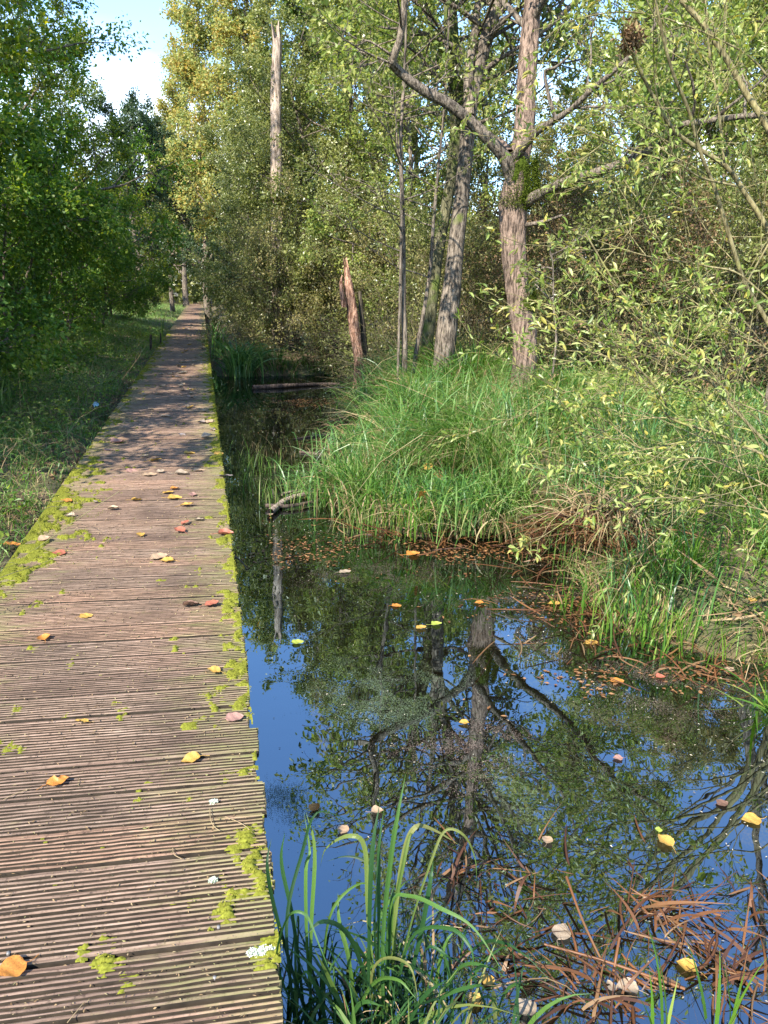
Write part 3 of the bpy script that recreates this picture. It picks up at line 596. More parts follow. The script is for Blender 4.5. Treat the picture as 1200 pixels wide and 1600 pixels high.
put(hazel, 0, 0, 0, 'small dark hazel shrub next to the path end', .9, 5.0, GH, xy=(-3.4, 31))
put(hazel, 1, 0, 0, 'hazel shrub at the left edge behind the tall reeds', 1.0, 5.7, GH, xy=(-5.4, 7.6))
put(hazel, 0, 0, 0, 'sunlit pale shrub in the bright opening at the path end', .7, .7, GH, xy=(-3.4, 58), leaf='leaf_lime')
put(hazel, 1, 0, 0, 'pale bush closing the bright opening past the last plank', .75, 4.7, GH, xy=(.3, 100), leaf='leaf_lime')
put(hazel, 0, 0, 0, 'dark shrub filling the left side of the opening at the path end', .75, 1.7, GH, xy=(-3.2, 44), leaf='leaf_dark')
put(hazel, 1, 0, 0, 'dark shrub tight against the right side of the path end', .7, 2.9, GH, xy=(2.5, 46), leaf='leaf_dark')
GT = 'twiggy olive thickets behind the pond'
T = [(385, 21.5, .62, 'dark twiggy thicket squeezed against the far right edge of the boardwalk'), (412, 18.6, .72, 'twiggy thicket behind the arching sedge tussock'),
     (450, 18.3, 1.0, 'olive brown thicket at the head of the dark inlet'), (510, 18.2, 1.05, 'olive brown thicket just left of the broken reddish stump'),
     (575, 18, 1.05, 'thicket with small pale leaves behind the broken reddish stump'), (650, 15.5, 1.0, 'tangled thicket between the thin saplings'),
     (735, 14.5, .95, 'brown tangled thicket between the two big trunks'), (840, 14, 1.0, 'dark tangled thicket right of the mossy trunk'),
     (915, 13.5, 1.0, 'dark brown thicket under the long mossy limb'), (1000, 13, 1.05, 'dark thicket in the middle of the right bank'),
     (1085, 12.5, 1.05, 'dark brown thicket behind the crossing willow stems'), (1175, 12, 1.0, 'dark thicket at the right edge of the picture'), (700, 19, 1.2, 'taller thicket behind the two big trunks'), (960, 17, 1.2, 'taller thicket behind the dark one under the mossy limb')]
for i, (px, d, s, lb) in enumerate(T):
    put(thick, i, px, d, lb, s, i*1.7, GT, leaf=('leaf_olive', 'leaf_alder', 'leaf_olive', 'leaf_alder')[i % 4] if i not in (7, 10) else 'leaf_dry')
rng = np.random.default_rng(909); m_ = 150000; az = rng.uniform(-1.35, 1.5, m_); dd_ = rng.uniform(64, 84, m_); z_ = rng.random(m_)**.9*(6+5*fbm(az*9, az*0+3, 15))
wv = MB(); wv.add(*leafquads(rng, np.stack([np.sin(az)*dd_, np.cos(az)*dd_, z_], 1), rng.normal(0, 1, (m_, 3)), rng.uniform(.3, .6, m_), rng.uniform(.25, .5, m_))); tag(wv.build('far_wood', M['leaf_alder'], smooth=False), kind='stuff')
print('trees', len([o for o in COL.objects]))

# ---- hand shaped trees -------------------------------------------------
def crown_on(root, seed, starts, dirs, lens, rads, prm, K, ln, wd, spread, leaf, bark='bark_grey', keep=1., flat=.5, lf=leafquads, droop=.2, minr=.0025, name='crown'):
    rng = np.random.default_rng(seed); sk = skeleton(rng, starts, dirs, lens, rads, prm); bb = MB(); cb = MB()
    for lv, (P, R) in enumerate(sk[:-1]): bb.add(*tubes(P, R, 5))
    cb.add(*tubes(sk[-1][0], np.maximum(sk[-1][1], minr), 3), 1); n = crown_from(rng, cb, sk[-1], K, ln, wd, spread, 0, keep=keep, flat=flat, lf=lf, droop=droop)
    if len(sk) > 1: bb.build('branches', M[bark], root)
    cb.build(name, [M[leaf], M[bark]], root, smooth=False); print('crown', root.name, n)
def line3(px, d0, d1=None):
    d1 = d0 if d1 is None else d1; n = len(px)
    return [pt(x, y, d0+(d1-d0)*i/(n-1)) for i, (x, y) in enumerate(px)]
def rel(P, o): return [p-o for p in P]
# mossy trunk right of centre
D1 = 9.7
bx, by = gp(822, D1); o1 = np.array([bx, by, -.05])
t1 = thing('tree', 'pinkish barked tree with a mossy fork and long crooked limbs, right of centre', 'tree', tuple(o1))
mainP = [np.array([bx, by, -.4])] + line3([(820, 560), (812, 480), (803, 400), (802, 330), (806, 285)], D1) 
tb = MB(); tb.add(*bark_tube(rel(mainP, o1), [.18, .155, .14, .135, .14, .165, .14], None, s=44, n=14, seed=3, amp=.17)); 
up1 = line3([(808, 290), (814, 240), (820, 190), (823, 120), (828, 50), (834, -20), (838, -120), (835, -260), (842, -420)], D1, D1+.8)
tb.add(*bark_tube(rel(up1, o1), [.135, .115, .113, .11, .108, .10, .09, .06, .02], None, s=24, n=8, seed=7, amp=.10)); tb.build('trunk', M['bark'], t1)
limbs1 = [([(800, 285), (790, 250), (768, 222), (735, 190), (700, 162), (660, 140), (620, 108), (614, 95), (625, 60), (632, 0), (628, -60), (640, -150)], .085, .02, D1, D1-1.0),
          ([(815, 320), (840, 305), (870, 290), (905, 278), (945, 265), (985, 250), (1030, 226), (1060, 198), (1100, 190), (1150, 183), (1215, 178)], .062, .022, D1, D1-2.2),
          ([(800, 250), (822, 225), (840, 205), (868, 187), (893, 170), (925, 140), (960, 110), (1010, 60), (1060, -20)], .05, .014, D1, D1-1.2),
          ([(868, 187), (855, 140), (852, 112), (868, 105), (884, 92), (890, 86)], .022, .010, D1-.5, D1-.7),
          ([(820, 352), (850, 346), (880, 336)], .03, .012, D1, D1-.5),
          ([(795, 240), (785, 225), (765, 212)], .06, .03, D1, D1+.2)]
for i, (pp, ra, rb, da, db) in enumerate(limbs1):
    m_ = MB(); m_.add(*bark_tube(rel(line3(pp, da, db), o1), ra, rb, s=12, n=6, seed=20+i, amp=.10)); m_.build('limb', M['bark_grey'] if i != 5 else M['bark'], t1)
# moss cushions
rng = np.random.default_rng(33)
def moss_on(root, o, pts, rad, n, side=None, size=.016, mat='moss_dark'):
    C = catmull(pts, 6)-o; i = rng.integers(0, len(C), n); a = rng.normal(side[0], side[1], n) if side else rng.uniform(0, 6.28, n)
    R_ = np.interp(i/len(C), np.linspace(0, 1, len(rad)), rad)*1.04
    v = CR[None]*np.cos(a)[:, None]+np.array([0, 0, 0.])[None]-np.array([CF[0], CF[1], 0])[None]*np.sin(a)[:, None]
    p = C[i]+v*R_[:, None]*rng.uniform(.96, 1.12, n)[:, None]+rng.normal(0, .012, (n, 3)); p[:, 2] += rng.normal(0, .03, n)
    mb = MB(); mb.add(*leafquads(rng, p, v+rng.normal(0, .6, v.shape), size, size*.8, flat=.3)); mb.build('moss', M[mat], [c for c in root.children if c.name.startswith('trunk')][0], smooth=False)
mt_ = [c for c in t1.children if c.name.startswith('trunk')][0]
mc = MB(); mc.add(*bark_tube(rel(line3([(812, 340), (812, 325), (811, 305), (811, 285), (814, 262), (818, 245)], D1-.02), o1), [.02, .09, .128, .132, .10, .03], None, s=40, n=12, seed=91, amp=.55)); mc.build('moss', M['moss_dark'], mt_)
mc = MB(); mc.add(*bark_tube(rel(line3([(816, 500), (817, 485), (817, 470), (815, 455)], D1-.02), o1), [.02, .11, .12, .02], None, s=20, n=7, seed=92, amp=.35)); mc.build('moss', M['moss_dark'], mt_)
moss_on(t1, o1, line3([(800, 322), (812, 300), (814, 255)], D1), [.165, .185, .15], 9000, (.25, 1.1))
moss_on(t1, o1, line3([(815, 320), (840, 305), (870, 290), (905, 278), (960, 260)], D1, D1-.9), [.065, .055, .045], 1500)
moss_on(t1, o1, line3([(812, 485), (815, 470), (814, 455)], D1), [.14, .145, .14], 1500, (.3, .7))
def end_info(P): P = np.array(P); return P[-1], P[-1]-P[-2]
# its crown is above the picture, seen in the pond
S, D, Ls, Rs = [], [], [], []; rng = np.random.default_rng(9); C = catmull(rel(up1, o1), 6)
for k in range(20):
    i = int(len(C)*(.5+.5*k/20))-1; az = k*2.4+rng.uniform(-.4, .4); S.append(C[i]); D.append([math.cos(az)*.9, math.sin(az)*.9, .7]); Ls.append(rng.uniform(1.6, 2.9)); Rs.append(.04)
for pp in (limbs1[0], limbs1[1], limbs1[2]):
    Cc = catmull(rel(line3(pp[0], pp[3], pp[4]), o1), 4)
    for k in range(7):
        i = int(len(Cc)*(.42+.57*k/7)); S.append(Cc[i]); D.append([rng.normal(0, .8), rng.normal(0, .8), .5]); Ls.append(rng.uniform(.6, 1.3)); Rs.append(.015)
PR1 = [lev(5, 6, .8, .5, .14, .03, t0=.25, tip=.3), lev(4, 5, .8, .5, .18, .0), lev(3, 1, .8, .5, .2, -.02)]
crown_on(t1, 44, S, D, Ls, Rs, PR1, 6, .075, .05, .05, 'leaf_lime', keep=.75)
# grey forked trunk to its left, with a second mossy stem
D2 = 11.0; bx, by = gp(700, D2); o2 = np.array([bx, by, -.05])
t2 = thing('tree', 'grey trunk leaning right and forking high, in the middle of the island', 'tree', tuple(o2))
m2 = [np.array([bx-.05, by, -.4])]+line3([(697, 525), (706, 450), (713, 380), (722, 300), (730, 220), (735, 170), (752, 90), (775, 10), (795, -80), (805, -200), (815, -340)], D2, D2+.6)
tb = MB(); tb.add(*bark_tube(rel(m2, o2), [.19, .14, .12, .108, .10, .095, .092, .088, .08, .07, .055, .02], None, s=24, n=8, seed=13, amp=.12)); tb.build('trunk', M['bark_grey'], t2)
m_ = MB(); m_.add(*bark_tube(rel(line3([(733, 180), (733, 110), (742, 50), (748, -20), (748, -120), (740, -260)], D2+.2, D2+.5), o2), .075, .02, s=14, n=6, seed=14)); m_.build('limb', M['bark_grey'], t2)
S, D, Ls, Rs = [], [], [], []; C = catmull(rel(m2, o2), 6)
for k in range(20):
    i = int(len(C)*(.62+.38*k/20))-1; az = k*2.4+rng.uniform(-.4, .4); S.append(C[i]); D.append([math.cos(az), math.sin(az), .6]); Ls.append(rng.uniform(1.4, 2.6)); Rs.append(.035)
crown_on(t2, 45, S, D, Ls, Rs, PR1, 11, .08, .055, .05, 'leaf_alder', keep=.8)
D3 = 12.2; bx, by = gp(660, D3); o3 = np.array([bx, by, -.05])
t3 = thing('tree', 'slim mossy green trunk just behind and left of the grey forked trunk', 'tree', tuple(o3))
m3 = [np.array([bx, by, -.4])]+line3([(672, 500), (684, 400), (698, 320), (708, 260), (714, 200), (714, 150), (707, 80), (703, 0), (700, -100), (690, -250)], D3)
tb = MB(); tb.add(*bark_tube(rel(m3, o3), [.10, .09, .08, .08, .085, .10, .11, .10, .09, .05, .015], None, s=16, n=6, seed=15)); tb.build('trunk', M['bark_mossy'], t3)
moss_on(t3, o3, line3([(712, 215), (716, 170), (712, 130)], D3), [.09, .11, .11], 2200, (.5, 1.2), .02)
S, D, Ls, Rs = [], [], [], []; C = catmull(rel(m3, o3), 6)
for k in range(18):
    i = int(len(C)*(.5+.5*k/18))-1; az = k*2.4; S.append(C[i]); D.append([math.cos(az), math.sin(az), .5]); Ls.append(rng.uniform(1.2, 2.2)); Rs.append(.03)
crown_on(t3, 46, S, D, Ls, Rs, PR1, 9, .08, .06, .05, 'leaf_lime', keep=.8)
# thin saplings
def sapling(px, d, r, label, seed, leaf='leaf_alder', bark='bark_grey', n=16, t0=.35, ll=(.7, 1.4)):
    bx, by = gp(px[0][0], d); o = np.array([bx, by, -.05]); root = thing('sapling', label, 'tree', tuple(o), group='thin saplings on the island')
    P = [np.array([bx, by, -.3])]+line3(px, d); tb = MB(); tb.add(*bark_tube(rel(P, o), r, r*.25, s=10, n=6, seed=seed, amp=.06)); tb.build('trunk', M[bark], root)
    C = catmull(rel(P, o), 6); rg = np.random.default_rng(seed); S, D, Ls, Rs = [], [], [], []
    for k in range(n):
        i = int(len(C)*(t0+(1-t0)*k/n)); az = rg.uniform(0, 6.28); S.append(C[i]); D.append([math.cos(az), math.sin(az), .35]); Ls.append(rg.uniform(*ll)); Rs.append(.011)
    crown_on(root, seed+1, S, D, Ls, Rs, [lev(5, 5, .7, .5, .1, .04), lev(3, 1, .7, .5, .15, 0)], 9, .06, .045, .04, leaf, bark, keep=.8)
sapling([(632, 560), (630, 470), (630, 380), (628, 300), (626, 220), (630, 140), (634, 60), (636, -60)], 10.6, .045, 'thin straight brown sapling right of the broken reddish stump', 61)
sapling([(649, 560), (660, 500), (672, 420), (678, 340), (686, 250), (694, 170), (700, 60), (704, -40)], 10.9, .034, 'thin dark sapling slanting right, just left of the grey forked trunk', 63)
sapling([(628, 300), (622, 240), (618, 180), (614, 130)], 10.5, .02, 'very thin sapling stem alongside the straight brown one', 65, n=6, t0=.7)
sapling([(868, 545), (865, 480), (864, 420), (862, 395)], 9.0, .016, 'short thin sapling right of the mossy trunk', 67, n=7, t0=.55, ll=(.3, .6))
# broken stump and dead snag
D4 = 14.0; bx, by = gp(560, D4); o4 = np.array([bx, by, -.2]); sn = thing('broken_stump', 'reddish broken stump with peeling wood standing in grass at the water edge', 'tree stump', tuple(o4))
P = [np.array([bx+.02, by, -.5])]+line3([(561, 575), (556, 530), (551, 490), (545, 450), (542, 425)], D4)
tb = MB(); tb.add(*bark_tube(rel(P, o4), [.105, .095, .09, .095, .09, .08, .045], None, s=26, n=9, seed=71, amp=.22, jag=.35)); tb.build('trunk', M['deadwood'], sn)
P = line3([(538, 480), (534, 455), (533, 440), (535, 430)], D4-.1); m_ = MB(); m_.add(*bark_tube(rel(P, o4), .05, .012, s=8, n=5, seed=72, amp=.2)); m_.build('splinter', M['deadwood'], sn)
m_ = MB(); m_.add(*bark_tube(rel(line3([(571, 560), (568, 520), (564, 480), (562, 455)], D4+.15), o4), .06, .03, s=10, n=5, seed=73, amp=.2)); m_.build('splinter', M['bark_dark'], sn)
D5 = 18.8; bx, by = gp(433, D5); o5 = np.array([bx, by, 0]); sn = thing('dead_snag', 'tall bare dead trunk with a broken pointed top between yellow and grey crowns', 'dead tree', tuple(o5))
P = [np.array([bx, by, -.3])]+line3([(434, 400), (433, 300), (432, 240), (431, 180), (431, 120), (433, 75), (432, 58)], D5)
tb = MB(); tb.add(*bark_tube(rel(P, o5), [.16, .15, .14, .135, .13, .12, .105, .085], None, s=16, n=6, seed=74, amp=.16, jag=.6)); tb.build('trunk', M['snagwood'], sn)

# ---- willow reaching in from the right --------------------------------
DW = 4.6; bw = np.array([*gp(1330, 5.6), -.1])
wil = thing('willow_shrub', 'willow with long bending greenish stems and pale leaves reaching in from the right', 'shrub', tuple(bw))
stems = [([(1330, 900), (1290, 640), (1245, 450), (1200, 360), (1160, 295), (1132, 258), (1080, 225), (1050, 200), (1020, 150), (1000, 110), (985, 78)], .038, .012, 5.4, 4.6),
         ([(1330, 900), (1310, 600), (1260, 330), (1200, 200), (1165, 145), (1140, 100), (1100, 40), (1065, 0), (1020, -70), (980, -170)], .045, .02, 5.5, 5.2),
         ([(1330, 900), (1270, 640), (1200, 505), (1165, 445), (1140, 370), (1115, 290), (1095, 240), (1075, 170), (1050, 110), (1030, 30), (1015, -60)], .028, .010, 5.2, 4.2),
         ([(1132, 258), (1126, 200), (1120, 150), (1112, 100), (1105, 50), (1100, -40)], .013, .006, 4.8, 4.8),
         ([(1150, 290), (1110, 282), (1090, 275), (1060, 255), (1040, 250), (960, 228), (890, 195)], .012, .004, 4.7, 4.3),
         ([(1165, 445), (1190, 400), (1230, 330), (1280, 230)], .012, .006, 4.9, 4.9),
         ([(1340, 900), (1260, 760), (1195, 690), (1130, 620), (1090, 570), (1040, 540), (1005, 495), (960, 440), (915, 365)], .020, .006, 4.6, 4.0),
         ([(1340, 920), (1260, 760), (1150, 690), (1050, 655), (1040, 630), (1020, 600), (985, 565), (930, 530)], .016, .005, 4.4, 3.9),
         ([(1340, 930), (1240, 760), (1180, 705), (1080, 690), (1000, 700), (950, 655)], .012, .004, 4.2, 3.7),
         ([(1340, 940), (1250, 560), (1170, 440), (1100, 415), (1010, 400), (900, 365)], .014, .004, 4.8, 4.2),
         ([(1340, 930), (1240, 600), (1190, 540), (1150, 520), (1120, 470)], .010, .004, 4.5, 4.2),
         ([(1300, 300), (1200, 120), (1120, 60), (1000, 20), (900, 30), (850, 60)], .012, .004, 5.0, 4.5),
         ([(1350, 940), (1300, 800), (1240, 780), (1160, 740), (1090, 715), (1020, 740), (960, 760)], .010, .004, 4.0, 3.6)]
stems += [([(1350, 900), (1280, 700), (1180, 640), (1080, 610), (1000, 600), (900, 610), (840, 625)], .010, .003, 5.0, 4.6), ([(1350, 900), (1270, 720), (1160, 590), (1060, 560), (960, 560), (880, 575)], .010, .003, 5.4, 5.0),
          ([(1340, 900), (1250, 640), (1160, 500), (1080, 480), (990, 520), (900, 500)], .010, .003, 5.6, 5.2), ([(1350, 920), (1290, 780), (1210, 690), (1110, 660), (1000, 655), (910, 690)], .010, .003, 4.8, 4.4), ([(1350, 940), (1290, 860), (1200, 800), (1120, 790), (1060, 800)], .008, .003, 4.0, 3.8)]
sb = []; rng = np.random.default_rng(77); S, D, Ls, Rs = [], [], [], []
for i, (pp, ra, rb, da, db) in enumerate(stems):
    P = rel(line3(pp, da, db), bw); 
    if i in (0, 1, 2): P[0] = np.array([0, 0, 0.])+rng.normal(0, .05, 3)
    m_ = MB(); m_.add(*bark_tube(P, ra*.52, rb*.6, s=9, n=6, seed=80+i, amp=.05)); m_.build('stem', M['bark_willow'], wil)
    C = catmull(P, 5); nb = 9 if i > 2 else 11
    for k in range(nb):
        j = int(len(C)*(.35+.64*k/nb)); td = nrm(C[min(j+1, len(C)-1)]-C[j-1]); S.append(C[j]); D.append(td*.7+rng.normal(0, .5, 3)); Ls.append(rng.uniform(.3, .75)); Rs.append(.003)
PRW = [lev(5, 5, .6, .5, .12, .02, t0=.2, tip=.5), lev(4, 1, .6, .5, .15, .02)]
crown_on(wil, 88, S, D, Ls, Rs, PRW, 10, .044, .016, .010, 'leaf_willow', 'bark_willow', keep=.8, lf=leaf6, flat=.5, droop=-.1, minr=.0012)
# upper crown of the willow, outside the picture but mirrored in the pond
w2 = build_tree('willow_tree', 'tall thin crowned willow rising above the right bank, mirrored in the pond', 'tree', 620, 8.0, .08, 9, PR_SPARSE, 3, .08, .03, .05, 'leaf_willow', 'bark_grey', t0=.45, llen=(.30, .16), lang=(1.1, .5), stems=2)
w2.location = (*gp(1215, 9.5), 0)
# brown dry clump hanging in the willow
rng = np.random.default_rng(90); c = pt(985, 60, 4.62); n = 300; p = c+.55*rng.normal(0, 1, (n, 3))*np.array([.045, .045, .06]); mb = MB(); mb.add(*leafquads(rng, p, rng.normal(0, 1, (n, 3)), .036, .018, flat=0))
tag(mb.build('dry_leaf_clump', M['leaf_dry'], smooth=False), 'brown dry clump of leaves caught in the willow tip near the top', 'leaf clump')

# ------------------------------------------------------------------ grasses
def scatter(rng, n, xr, yr, cond):
    x = rng.uniform(*xr, n); y = rng.uniform(*yr, n); k = cond(x, y); x, y = x[k], y[k]; return np.stack([x, y, ground_z(x, y)-.01], 1)
rng = np.random.default_rng(101)
def clumpy(x, y, s, f, th): return fbm(x*f, y*f, s, 3) > th
# the island: tall sedge
B_ = scatter(rng, 330000, (.9, 9), (2.6, 17.2), lambda x, y: (poly_sd(x, y, land) > -.08) & (rng.random(len(x)) < np.clip(.30+4.5*(fbm(x*2.6, y*2.6, 41, 3)-.49), .10, 1)*np.clip(9/np.hypot(x, y), .3, 1)))
n = len(B_); dist = np.hypot(B_[:, 0], B_[:, 1]); az = np.arctan2(B_[:, 0], B_[:, 1])
sdl = poly_sd(B_[:, 0], B_[:, 1], land)
h = (.10+.62*fbm(B_[:, 0]*1.4, B_[:, 1]*1.4, 43, 3)+.9*np.clip(fbm(B_[:, 0]*2.6, B_[:, 1]*2.6, 41, 3)-.42, 0, .3))*rng.uniform(.5, 1.15, n)*np.clip(.45+sdl*1.2, .45, 1)*np.where(dist < 5.3, .62, 1.)*np.interp(B_[:, 1], [7, 9.5, 12.5, 13], [1, 1.3, 1.3, 1.15])*np.where(B_[:, 1] > 12.5, .8, 1)
rust = np.array([at(945, 820, WZ)[:2], at(888, 820, WZ)[:2], at(990, 820, WZ)[:2]]); front = np.array([at(930, 870, WZ)[:2]])
for c_ in np.vstack([rust, front]):
    h = np.where(np.hypot(B_[:, 0]-c_[0], B_[:, 1]-c_[1]) < .42, h*.35, h)
lowpart = (B_[:, 0] > 4.2) & (B_[:, 1] > 6); h = np.where(lowpart, h*.5, h)
dr = np.stack([fbm(B_[:, 0]*2.8, B_[:, 1]*2.8, 45)-.5, fbm(B_[:, 0]*2.8, B_[:, 1]*2.8, 46)-.5, 0*az], 1)*6+rng.normal(0, .6, (n, 3)); dr[:, 2] = 0; dr = nrm(dr)
near = dist < 6.0; blue = (~near) & (fbm(B_[:, 0]*.9, B_[:, 1]*.9, 48) > .47)
tus = []
def addgrass(name, sel, mat, wd, lean=.5, droop=.5, seg=5):
    mb = MB(); k = sel.sum(); mb.add(*blades_dir(rng, B_[sel], h[sel], h[sel]*rng.uniform(.15, lean*2.3, k), rng.uniform(0, droop*1.6, k), wd*rng.uniform(.6, 1.3, k)*np.clip(dist[sel]/8, .75, 1.5), dr[sel], seg))
    return tag(mb.build(name, M[mat], smooth=False), kind='stuff')
dead = rng.random(n) < np.where(sdl < .35, .38, .12)
addgrass('island_sedge', blue & ~dead, 'grass', .011, .6, .8)
addgrass('island_grass', (~near) & ~blue & ~dead, 'grass', .010, .6, .7)
addgrass('bank_grass', near & ~dead, 'grass_lit', .008, .4, .4)
addgrass('dead_grass', dead, 'straw', .009, .9, 1.1)
print('island blades', n)
B0 = scatter(rng, 26000, (.9, 7.5), (3.2, 15), lambda x, y: (poly_sd(x, y, land) > -.03) & (fbm(x*2.6, y*2.6, 41, 3)+.3*rng.random(len(x)) > .68)); n2 = len(B0); d2 = np.hypot(B0[:, 0], B0[:, 1]); h2 = rng.uniform(.45, .95, n2)*np.where(d2 < 5.5, .6, 1); h2 = np.where((B0[:, 0] > 4.2) & (B0[:, 1] > 6), h2*.55, h2)
mb = MB(); mb.add(*blades(rng, B0, h2, h2*rng.uniform(.1, .75, n2), rng.uniform(.1, 1.1, n2), .0135*rng.uniform(.6, 1.3, n2)*np.clip(d2/8, .7, 1.4), 7)); tag(mb.build('broad_sedge', M['sedge_lit'], smooth=False), kind='stuff')
for q_, (px, py, hh_, lb) in enumerate([(520, 772, .4, 'low green tussock hanging over the driftwood at the island tip'), (580, 800, .6, 'green tussock between the island tip and the broken straw tuft'), (700, 808, .55, 'green tussock above the orange leaf at the island front'), (770, 815, .55, 'bushy green tussock left of the rusty ones'), (562, 720, .6, 'tall tussock on the left shore of the island, behind the corner one'), (572, 650, .6, 'tall tussock further up the left shore of the island')]):
    tus.append((px, py, hh_, lb))
# emergent shoots standing in the shallow water at the bank
def shoots(px_list, n, hmin, hmax, mat, label_kind, wd=.008, name='water_grass', spread=.14):
    b = []; 
    for px, py in px_list:
        c = at(px, py, WZ); m = n; b.append(np.stack([c[0]+rng.normal(0, spread, m), c[1]+rng.normal(0, spread, m), np.full(m, WZ-.05)], 1))
    b = np.concatenate(b); m = len(b); hh = rng.uniform(hmin, hmax, m)
    mb = MB(); mb.add(*blades(rng, b, hh, hh*rng.uniform(.05, .55, m), rng.uniform(0, .8, m), wd*rng.uniform(.6, 1.2, m))); return tag(mb.build(name, M[mat], smooth=False), kind='stuff')
shoots([(420, 740), (400, 770), (440, 790), (470, 760), (390, 730)], 45, .15, .42, 'grass', '', .006, 'inlet_grass', .16)
shoots([(960, 1000), (1010, 1010), (1060, 990), (900, 960), (990, 960), (1100, 1020), (960, 930), (1040, 1010)], 26, .15, .42, 'grass_lit', '', .009, 'shore_shoots', .10)
shoots([(560, 830), (620, 840), (700, 835), (780, 840), (850, 845), (905, 890), (940, 905)], 60, .1, .4, 'grass', '', .007, 'shore_grass', .16)
shoots([(440, 720), (400, 700), (480, 700), (520, 760), (460, 705)], 18, .1, .3, 'straw', '', .004, 'inlet_straw', .2)
# dead reed stalks lying at the island foot
def litter(pxs, n, ln, wd, mat, name, z=WZ+.012, spread=.2, tilt=.2, kind='stuff', ang=None):
    b = []
    for px, py in pxs: c = at(px, py, WZ); b.append(np.stack([c[0]+rng.normal(0, spread, n), c[1]+rng.normal(0, spread*.8, n), z+np.abs(rng.normal(0, .02, n))], 1))
    b = np.concatenate(b); m = len(b); a = rng.uniform(0, 6.28, m) if ang is None else rng.normal(ang, .6, m); l = ln*rng.uniform(.4, 1.4, m)
    P = []; 
    t = np.linspace(0, 1, 5); bend = rng.normal(0, .35, m); tl = rng.normal(tilt*.3, tilt, m)
    aa = a[:, None]+bend[:, None]*t[None]*2; dx = np.cumsum(np.cos(aa), 1)*l[:, None]/5; dy = np.cumsum(np.sin(aa), 1)*l[:, None]/5
    P = np.stack([b[:, 0:1]+dx, b[:, 1:2]+dy, b[:, 2:3]+l[:, None]*t[None]*tl[:, None]-.1*l[:, None]*t[None]**2], -1)
    T = nrm(np.gradient(P, axis=1)); side = nrm(np.cross(T, nrm(rng.normal(0, .5, (m, 1, 3))+np.array([0, 0, 1.]))))
    w_ = (wd*rng.uniform(.5, 1.3, m))[:, None, None]*np.array([.6, 1, 1, .8, .15])[None, :, None]
    v = np.stack([P+side*w_*.5, P-side*w_*.5], 2).reshape(-1, 3); i = (np.arange(m)[:, None]*5+np.arange(4)[None])*2
    mb = MB(); mb.add(v, np.stack([i, i+1, i+3, i+2], -1).reshape(-1, 4)); o = mb.build(name, M[mat], smooth=False)
    return tag(o, kind=kind) if kind else o
litter([(600, 835), (680, 840), (740, 830), (820, 850), (880, 880), (640, 820)], 60, .35, .010, 'deadreed', 'reed_litter')
litter([(930, 960), (900, 980), (960, 1010), (1050, 1040), (1120, 1030), (860, 930)], 34, .35, .008, 'deadreed', 'bank_litter')
litter([(1100, 950), (1180, 960), (1150, 900), (1060, 900), (1180, 1000)], 50, .3, .010, 'straw', 'bank_straw', z=-.15)
# tussocks: things of their own
def tussock(name, label, px, py, z, nb, hh, ln, wd, mats, seed, group=None, droop=1., spread=.06, cat='sedge tussock', seg=7, frac=(1.,), up=.25):
    rg = np.random.default_rng(seed); c = at(px, py, z); z = max(z, float(ground_z(np.array([c[0]]), np.array([c[1]]))[0])-.03); c = at(px, py, z); root = thing(name, label, cat, (c[0], c[1], z), 0, group)
    for mi, (mt, fr_, nm_) in enumerate(zip(mats, frac, ('blades', 'dead_blades'))):
        m = int(nb*fr_); b = np.stack([rg.normal(0, spread, m), rg.normal(0, spread, m), rg.uniform(-.08, 0, m)], 1); a = rg.uniform(0, 6.28, m); l = ln*rg.uniform(up, 1.15, m)
        dr_ = nrm(np.stack([np.cos(a), np.sin(a), 0*a], 1)); mb = MB()
        mb.add(*blades_dir(rg, b, hh*rg.uniform(.5, 1.2, m)*(.65 if mi else 1), l, droop*rg.uniform(.4, 1.25, m), wd*rg.uniform(.7, 1.2, m), dr_, seg)); mb.build(nm_, M[mt], root, smooth=False)
    return root
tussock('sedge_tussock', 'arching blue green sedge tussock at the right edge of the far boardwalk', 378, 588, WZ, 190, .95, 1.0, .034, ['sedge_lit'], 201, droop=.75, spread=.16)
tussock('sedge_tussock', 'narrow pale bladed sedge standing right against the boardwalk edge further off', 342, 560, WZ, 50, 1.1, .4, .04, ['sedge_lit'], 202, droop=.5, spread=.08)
G_ = 'half dead sedge tussocks at the island foot'
tussock('sedge_tussock', 'rusty half dead tussock, right one below the willow leaves', 945, 838, WZ, 520, .50, .62, .015, ['straw', 'deadreed'], 203, G_, 1.15, .12, frac=(.5, .6))
tussock('sedge_tussock', 'rusty half dead tussock, left one at the corner of the bank', 888, 838, WZ, 380, .42, .52, .014, ['grass', 'deadreed'], 204, G_, 1.2, .12, frac=(.35, .8))
tussock('sedge_tussock', 'green and striped tussock with drooping blades behind the rusty ones', 990, 830, WZ+.1, 240, .45, .5, .016, ['grass', 'straw'], 205, G_, 1.1, .1, frac=(.7, .4))
tussock('sedge_tussock', 'tall green tussock at the left corner of the island', 545, 790, WZ, 190, .62, .42, .012, ['grass', 'straw'], 206, None, .6, .12, frac=(1., .4))
tussock('sedge_tussock', 'bright green tuft with a broken straw blade on the front of the island', 640, 815, WZ, 160, .45, .4, .011, ['grass_lit', 'straw'], 207, None, .8, .12, frac=(.8, .5))
tussock('grass_tuft', 'small fresh tuft leaning in the water at the right edge', 1195, 1110, WZ, 26, .2, .30, .012, ['grass_lit'], 208, None, .4, .03, 'grass tuft')
tussock('grass_tuft', 'single pair of fresh shoots in the water left of the bank', 880, 955, WZ, 9, .28, .16, .010, ['grass_lit'], 209, None, .4, .03, 'grass tuft')
tussock('grass_tuft', 'few thin shoots beside an orange leaf in the water', 920, 950, WZ, 9, .26, .18, .010, ['grass_lit'], 210, None, .4, .04, 'grass tuft')
